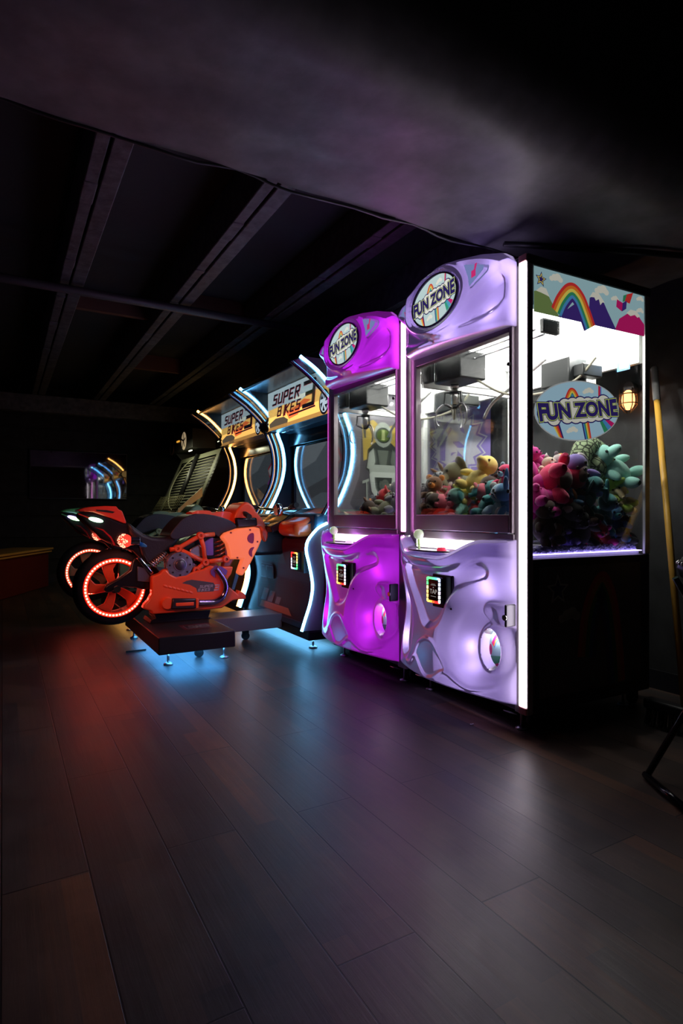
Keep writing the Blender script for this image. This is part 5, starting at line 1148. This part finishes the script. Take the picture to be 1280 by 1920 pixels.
for i, (x, y, s) in enumerate([(1.7775865062009362,1.9428143060254186,0.012),(1.2550557081306128,2.3377678967906146,0.004)]):
    tag(MB().obox((x, y, .0022), s, s * .8, .0015, (.05, .08, .6)).obox((x + s * .6, y - s * .3, .0035), s * .7, s * .5, .0015, (-.2, .1, 1.3)).build('paper_scrap', mat('paper', (.7, .68, .66), .6)), ['small torn white paper scrap on the floor before the lilac machine', 'tiny crumb of paper on the floor boards, farther left'][i], 'litter')
tag(MB().obox((0.779, 4.12, .005), .13, .012, .008, (0, 0, .0)).build('floor_strip', black), 'short black strip lying on the floor left of the nearer platform', 'litter')

def spot():  # fixture and lamp added out of view to brighten the motorbikes
    t = thing('added_spot_lamp', 'added red spotlight brightening the motorbikes, hung from the beam outside the left edge of the view', 'spotlight', (-1.05, 1.70, 1.98))
    MB().tube([(0, 0, .15), (0, 0, .05)], .012, 8).build('stem', black, t)
    d = (Vector((1.2, 4.05, .72)) - Vector((-1.05, 1.70, 1.98))).normalized()
    MB().tube([-d * .10, d * .05], [.05, .06], 20, cap=False).build('housing', black, t)
    l = lamp('SPOT', t, tuple(d * .06), 170, (1., .20, .11), .03, rot=tuple(d.to_track_quat('-Z', 'Y').to_euler()), name='added_red_lamp'); l.data.spot_size = math.radians(25); l.data.spot_blend = .7
spot()

# ================================================================= plush toys inside the machines
PC = dict(brown=(.20, .09, .04), dark_brown=(.05, .025, .015), pink=(.75, .16, .22), hot_pink=(.80, .03, .14), magenta=(.62, .02, .28), olive=(.22, .22, .13), yellow=(.85, .68, .18), mint=(.30, .66, .56), teal=(.05, .28, .28),
          green=(.30, .50, .06), tan=(.55, .44, .24), light_blue=(.35, .55, .68), grey=(.30, .29, .31), dark_grey=(.07, .07, .08), white=(.75, .72, .68), orange=(.80, .28, .05), purple=(.22, .16, .50), blue=(.06, .20, .38), red=(.55, .02, .03), cream=(.72, .62, .45), black=(.02, .02, .022), lime=(.38, .55, .08), lilac=(.45, .35, .62))
def fur(c):
    return mat('plush_' + c, PC[c], .9, sheen=.3, bump=.5, bscale=260, bdist=.0012, vary=.12)
eye_m = mat('plush_eye', (.01, .01, .01), .1)
def capsule(mb, a, b, r0, r1, n=10, mi=0):
    a = Vector(a); b = Vector(b); pts = []; rs = []
    for i in range(9):
        t = i / 8; pts.append(a + (b - a) * t); k = math.sin(PI * min(1, max(0, (t * .92 + .04)))) ** .45; rs.append((r0 + (r1 - r0) * t) * max(k, .25))
    mb.tube(pts, rs, n, mi)
def plush(kind, c1, c2, loc, rot, s, label, group, pat=None):
    t = bpy.data.objects.new('plush_toy', None); COL.objects.link(t); t.empty_display_size = .05; t.location = loc; t.rotation_euler = rot; t['label'] = label; t['category'] = 'plush toy'; t['group'] = group
    m1 = pat or fur(c1); m2 = fur(c2)
    S = lambda *v: tuple(q * s for q in v)
    mb = MB(); mb.ball(S(0, 0, 0), .30 * s, .27 * s, .34 * s)
    mb.build('body', m1, t, recalc=False)
    def lim(nm, a, b, r0, r1, m): x = MB(); capsule(x, S(*a), S(*b), r0 * s, r1 * s); x.build(nm, m, t)
    def bl(nm, c, r, m, par=t, rot=(0, 0, 0), n=14): x = MB(); x.ball(S(*c), r[0] * s, r[1] * s, r[2] * s, rot, n, 10); return x.build(nm, m, par, recalc=False)
    if kind == 'snake':
        x = MB(); pts = smooth_path([S(-.6, -.2, -.5), S(-.45, 0, .1), S(-.1, .1, .45), S(.35, .1, .3), S(.55, 0, -.2), S(.5, -.1, -.6)], 6); n = len(pts)
        x.tube(pts, [s * .26 * (.45 + .55 * math.sin(PI * (i + 3) / (n + 5))) for i in range(n)], 14); x.build('coil', m1, t); return t
    h = bl('head', (0, -.06, .48), (.27, .25, .24), m1)
    for q in (-1, 1):
        bl('eye', (q * .11, -.28, .54), (.035, .03, .04), eye_m, h, n=8)
        if kind == 'bear': bl('ear', (q * .21, -.02, .68), (.10, .05, .10), m2 if c2 != c1 else m1, h)
        elif kind == 'bunny': x = MB(); capsule(x, S(q * .12, 0, .62), S(q * .26, .06, 1.05), .08 * s, .06 * s); x.build('ear', m1, h)
        elif kind == 'cat': x = MB(); x.tube([S(q * .16, -.02, .62), S(q * .22, -.02, .82)], [.10 * s, .01 * s], 8); x.build('ear', m2, h)
        elif kind == 'elephant': bl('ear', (q * .30, .0, .50), (.17, .04, .2), m2, h)
        elif kind == 'dog': x = MB(); capsule(x, S(q * .2, 0, .64), S(q * .34, -.03, .36), .09 * s, .07 * s); x.build('ear', m2, h)
        elif kind == 'dino': bl('nostril', (q * .05, -.44, .50), (.02, .015, .015), eye_m, h, n=6)
        lim('arm', (q * .22, -.05, .18), (q * .44, -.24, .0), .10, .09, m1)
        lim('leg', (q * .15, -.08, -.22), (q * .28, -.40, -.34), .13, .12, m1 if kind != 'cat' else m2)
    if kind == 'elephant': x = MB(); x.tube(smooth_path([S(0, -.26, .46), S(0, -.42, .40), S(0, -.46, .22), S(0, -.56, .14)], 4), [.08 * s] * 9 + [.055 * s] * 4, 10); x.build('trunk', m1, h)
    elif kind == 'dino':
        bl('snout', (0, -.32, .44), (.15, .2, .11), m1, h)
        x = MB(); capsule(x, S(0, .15, -.15), S(0, .62, -.2), .17 * s, .04 * s); x.build('tail', m1, t)
        x = MB()
        for i in range(5): x.tube([S(0, .14 + .02 * i, .62 - .2 * i), S(0, .28 + .03 * i, .66 - .2 * i)], [.07 * s, .01 * s], 6)
        x.build('back_spikes', m2, t)
    else:
        bl('muzzle', (0, -.27, .42), (.12, .09, .09), m2, h); bl('nose', (0, -.355, .46), (.04, .03, .03), eye_m, h, n=8)
    if kind == 'cat' or kind == 'dog': x = MB(); capsule(x, S(0, .2, -.2), S(.2, .5, .05), .07 * s, .05 * s); x.build('tail', m1, t)
    if kind == 'bear': bl('belly_patch', (0, -.17, -.02), (.17, .12, .2), m2)
    return t

def scale_mat():
    m = mat('plush_scales', (.25, .33, .18), .9); nt = m.node_tree; tc = nt.nodes.new('ShaderNodeTexCoord'); v = nt.nodes.new('ShaderNodeTexVoronoi'); v.feature = 'DISTANCE_TO_EDGE'; v.inputs['Scale'].default_value = 34
    r = nt.nodes.new('ShaderNodeValToRGB'); r.color_ramp.elements[0].position = .06; r.color_ramp.elements[0].color = (.02, .03, .015, 1); r.color_ramp.elements[1].position = .12; r.color_ramp.elements[1].color = (.30, .40, .22, 1)
    nt.links.new(tc.outputs['Object'], v.inputs['Vector']); nt.links.new(v.outputs['Distance'], r.inputs['Fac']); nt.links.new(r.outputs['Color'], nt.nodes['Principled BSDF'].inputs['Base Color']); return m

G1 = 'plush toys in the lilac machine'; G2 = 'plush toys in the magenta machine'
random.seed(11)
R_ = lambda k=1.: (random.uniform(-1, 1) * k, random.uniform(-1, 1) * k, random.uniform(0, 2 * PI))
def toward(k=.5, yaw=-PI / 2): return (random.uniform(-k, k), random.uniform(-k, k), yaw + random.uniform(-.6, .6))
# named toys: kind, colour, second colour, (x, y, z), size, yaw, label
front = [(1.99,2.508,1.033),(1.98,2.385,0.929),(2.06,2.49,1.028),(2.19,2.523,1.091),(2.04,2.184,1.112),(2.02,2.266,1.048),(1.98,2.245,0.966),(1.99,2.138,0.955),(1.99,2.051,0.979),(1.98,1.949,0.958),(2.03,1.985,1.078),(2.04,2.363,0.913),(1.99,2.593,0.965),(1.99,2.094,0.903)]
fi = [('bear', 'brown', 'orange', .17, 'brown plush bear by the front window corner post of the lilac machine'),
      ('cat', 'pink', 'pink', .18, 'salmon pink plush cat low against the front window of the lilac machine'),
      ('bear', 'pink', 'white', .14, 'pink plush bear just behind the salmon pink cat'),
      ('elephant', 'olive', 'olive', .24, 'large olive grey plush elephant at the back under the flag'),
      ('dino', 'yellow', 'orange', .20, 'yellow plush dinosaur sitting on top of the pile below the flag'),
      ('cat', 'yellow', 'yellow', .15, 'pale yellow plush cat sprawled beneath the yellow dinosaur'),
      ('dog', 'mint', 'teal', .17, 'mint green plush dog at the middle of the front window'),
      ('bear', 'green', 'lime', .12, 'small grass green plush bear beside the mint dog'),
      ('elephant', 'teal', 'tan', .20, 'tan eared teal plush elephant right of centre in the front window'),
      ('bear', 'light_blue', 'white', .19, 'powder blue plush bear at the right end of the front window'),
      ('bear', 'hot_pink', 'light_blue', .15, 'hot pink plush bear on top, at the right end of the front window'),
      ('bunny', 'grey', 'lilac', .15, 'grey plush bunny squeezed low in the middle of the front window'),
      ('dog', 'dark_brown', 'cream', .18, 'shaggy dark brown plush dog at the far left of the front window'),
      ('bear', 'red', 'red', .15, 'red plush bear low behind the front door rail')]
for (x, y, z), (k, c1, c2, s, lb) in zip(front, fi): plush(k, c1, c2, (max(x, 1.875 + s * .48), min(y, 2.55 - s * .5), z - .03), toward(.6, -PI / 2), s, lb, G1)
side = [(2.177,1.92,1.154),(2.144,1.86,1.099),(2.144,1.8,1.076),(2.041,1.8,0.984),(2.116,1.83,0.938),(2.323,1.96,1.142),(2.395,1.94,1.143),(2.32,1.82,1.07),(2.488,1.86,1.147),(2.649,1.82,1.124),(2.807,2.0,1.197),(2.832,1.9,1.18),(2.817,1.86,1.119),(2.21,1.79,1.005),(2.342,1.79,0.995),(2.306,1.8,0.928),(2.457,1.79,0.913),(2.629,1.82,0.992),(2.7,1.8,0.961),(2.144,1.8,0.962),(2.063,1.79,0.862),(2.198,1.81,0.873),(2.293,1.79,0.835),(2.368,1.79,0.779),(2.465,1.79,0.802),(2.21,1.79,0.774),(2.559,1.8,0.856),(2.675,1.8,0.829),(2.115,1.79,0.786),(2.648,1.81,0.776)]
si = [('bear', 'magenta', 'magenta', .13, 'magenta plush bear on top of the pile beside the near LED strip'),
      ('cat', 'cream', 'white', .13, 'cream plush cat peeking over the hot pink bear'),
      ('bear', 'hot_pink', 'dark_brown', .26, 'large hot pink plush bear with brown snout lying behind the side glass'),
      ('bunny', 'magenta', 'hot_pink', .19, 'magenta plush bunny under the large hot pink bear'),
      ('cat', 'magenta', 'magenta', .17, 'dark magenta plush cat at the strip side, under the magenta bunny'),
      ('bear', 'white', 'grey', .11, 'small off white plush bear behind the hot pink bear'),
      ('dog', 'orange', 'yellow', .12, 'curly orange plush dog on top, left of the scaly snake'),
      ('dog', 'purple', 'white', .21, 'purple and white plush husky dog in the middle behind the side glass'),
      ('snake', 'green', 'green', .22, 'green scaly plush snake arching over the top of the pile'),
      ('dino', 'mint', 'mint', .23, 'pale mint plush dinosaur on top at the right behind the side glass'),
      ('bear', 'orange', 'brown', .13, 'orange plush bear behind the mint dinosaur'),
      ('bear', 'brown', 'orange', .12, 'rust brown plush bear on top at the far right corner'),
      ('cat', 'yellow', 'lime', .15, 'yellow green plush cat at the right end of the side glass'),
      ('bear', 'blue', 'orange', .15, 'blue plush bear with orange muzzle below the purple husky'),
      ('elephant', 'teal', 'teal', .16, 'teal plush elephant right below the purple husky'),
      ('dog', 'dark_brown', 'brown', .19, 'brown plush dog with dark ears in the shade mid pile'),
      ('bunny', 'teal', 'blue', .17, 'dark teal plush bunny low in the right half of the side glass'),
      ('dino', 'lime', 'green', .18, 'lime green plush dinosaur under the mint dinosaur'),
      ('elephant', 'tan', 'tan', .15, 'tan plush elephant at the right edge of the side glass'),
      ('cat', 'dark_grey', 'white', .14, 'dark grey plush cat with white ears under the blue bear'),
      ('bear', 'dark_brown', 'dark_brown', .18, 'dark brown plush bear low at the strip side of the side glass'),
      ('dog', 'black', 'dark_grey', .18, 'black plush dog in the shaded lower pile'),
      ('cat', 'dark_grey', 'dark_grey', .18, 'charcoal plush cat in the shaded lower pile'),
      ('bear', 'red', 'magenta', .14, 'red plush bear on the gems in the middle of the side glass'),
      ('cat', 'pink', 'magenta', .14, 'dusky pink plush cat on the gems right of the red bear'),
      ('bunny', 'purple', 'magenta', .14, 'violet plush bunny on the gems left of the red bear'),
      ('dog', 'blue', 'teal', .16, 'navy blue plush dog low in the right half of the pile'),
      ('bear', 'black', 'dark_brown', .17, 'black plush bear low at the right end of the side glass'),
      ('cat', 'brown', 'white', .13, 'brown plush cat with white ears on the gems near the strip'),
      ('bunny', 'red', 'pink', .13, 'crimson plush bunny on the gems at the right end')]
sc_m = scale_mat()
for i, ((x, y, z), (k, c1, c2, s, lb)) in enumerate(zip(side, si)):
    rot = toward(.7, 0.) if k != 'snake' else (0, 0, 0)
    if i == 2: rot = (.2, 1.35, .35)
    z = max(z, .758 + s * .32)
    plush(k, c1, c2, (min(x, 2.60), y, z), rot, s, lb, G1, sc_m if k == 'snake' else None)
KN = ['bear', 'bunny', 'cat', 'dog', 'elephant', 'dino']; CN = [c for c in PC if c not in ('white', 'yellow')]
used = set(); n = 0
for (xa, xb, nx) in ((1.98, 2.56, 5),):
    for i in range(nx):
        for j, y in enumerate((1.95, 2.10, 2.27, 2.42)):
            x = xa + (xb - xa) * i / (nx - 1) + random.uniform(-.03, .03); yy = y + random.uniform(-.02, .02) + .0
            z = 1.0 + .04 * math.sin(i * 1.7 + j) - (.05 if i == 0 else 0) + .04 * (i / nx) - .03 * j
            while True:
                k, c = random.choice(KN), random.choice(CN)
                if (k, c) not in used: used.add((k, c)); break
            plush(k, c, c, (x, yy, z), R_(.7), random.uniform(.16, .20), '%s plush %s, %s of the heap, %s' % (c.replace('_', ' '), k.replace('dino', 'dinosaur'), ('front row', 'second row', 'middle', 'rear half', 'back row')[i], ('near the side glass', 'right of centre', 'left of centre', 'at the left glass')[j]), G1)
# the magenta machine: duller toys heaped towards the right
c2l = [('bunny', 'dark_grey', 'grey'), ('elephant', 'grey', 'grey'), ('dog', 'olive', 'tan'), ('bear', 'dark_brown', 'brown'), ('bear', 'orange', 'orange'), ('cat', 'tan', 'cream'), ('bear', 'grey', 'dark_grey'), ('dog', 'brown', 'cream'), ('cat', 'dark_brown', 'grey'), ('dino', 'green', 'red'), ('cat', 'red', 'red'), ('bear', 'black', 'grey'), ('bunny', 'brown', 'tan'), ('dino', 'olive', 'yellow'), ('bear', 'purple', 'grey'), ('dog', 'dark_grey', 'white'), ('elephant', 'dark_brown', 'tan'), ('bunny', 'cream', 'cream'), ('cat', 'black', 'black'), ('dog', 'red', 'orange'), ('bear', 'olive', 'olive'), ('cat', 'grey', 'black'), ('bunny', 'dark_brown', 'dark_brown'), ('elephant', 'purple', 'dark_grey')]
n = 0
for i in range(4):
    for j in range(6):
        y = 2.68 + j * .115 + random.uniform(-.015, .015); x = 2.0 + i * .16 + random.uniform(-.02, .02)
        z = 1.05 - .028 * j + .015 * i + random.uniform(-.02, .02) - (.05 if i == 0 else 0)
        k, a, b = c2l[n]; n += 1
        wh = ('front row', 'second row', 'third row', 'back row')[i]
        plush(k, a, b, (x, y, z), toward(.9, -PI / 2), random.uniform(.15, .19), '%s plush %s, %s in the magenta machine, %s' % (a.replace('_', ' '), k.replace('dino', 'dinosaur'), wh, ('at its right post', 'second from its right post', 'just right of its middle', 'just left of its middle', 'second from its left post', 'at its left post')[j]), G2)

def gems(x0, x1, y0, y1, n, lbl):
    mb = bmesh.new(); random.seed(2); V = []; F = []
    for i in range(n):
        c = Vector((random.uniform(x0, x1), y0 + (y1 - y0) * random.random() ** 2.6, .7565 + random.uniform(0, .024))); r = random.uniform(.006, .011); M = Euler((random.uniform(0, 3), random.uniform(0, 3), 0)).to_matrix()
        b = len(V); V += [tuple(c + M @ Vector(v) * r) for v in ((1, 0, 0), (-1, 0, 0), (0, 1, 0), (0, -1, 0), (0, 0, 1), (0, 0, -1))]
        F += [(b + p, b + q, b + s) for p, q, s in ((0, 2, 4), (2, 1, 4), (1, 3, 4), (3, 0, 4), (2, 0, 5), (1, 2, 5), (3, 1, 5), (0, 3, 5))]
    me = bpy.data.meshes.new('acrylic_gems'); me.from_pydata(V, [], F); me.materials.append(shellmat('acrylic_gem', (.6, .58, .9), (.75, .7, 1.), (0, 0, 0), 0.))
    tag(link('acrylic_gems', me), lbl, 'gems', kind='stuff')
gems(1.915, 2.62, 1.728, 1.84, 1500, 'bed of clear violet lit acrylic gems under the toys behind the side glass')

# ================================================================= camera, world, colour management
cam = bpy.data.cameras.new('camera'); co = bpy.data.objects.new('camera', cam); COL.objects.link(co); scene.camera = co
cam.sensor_fit = 'VERTICAL'; cam.sensor_height = 36; cam.lens = 36 * 1100 / 1920; cam.shift_y = 5 / 1920; cam.clip_start = .05
co.location = (0, 0, .921); co.rotation_euler = (math.radians(90), 0, math.radians(-30))
wd = bpy.data.worlds.new('world'); scene.world = wd; wd.use_nodes = True
wd.node_tree.nodes['Background'].inputs[0].default_value = (.6, .6, .7, 1); wd.node_tree.nodes['Background'].inputs[1].default_value = .0015
vs = scene.view_settings; vs.view_transform = 'Standard'; vs.look = 'None'; vs.exposure = 0; vs.gamma = 1; vs.use_curve_mapping = False
scene.render.film_transparent = False
scene.cycles.max_bounces = 8; scene.cycles.transparent_max_bounces = 24; scene.cycles.sample_clamp_indirect = 4
scene.cycles.caustics_reflective = False; scene.cycles.caustics_refractive = False
scene.cycles.use_denoising = True
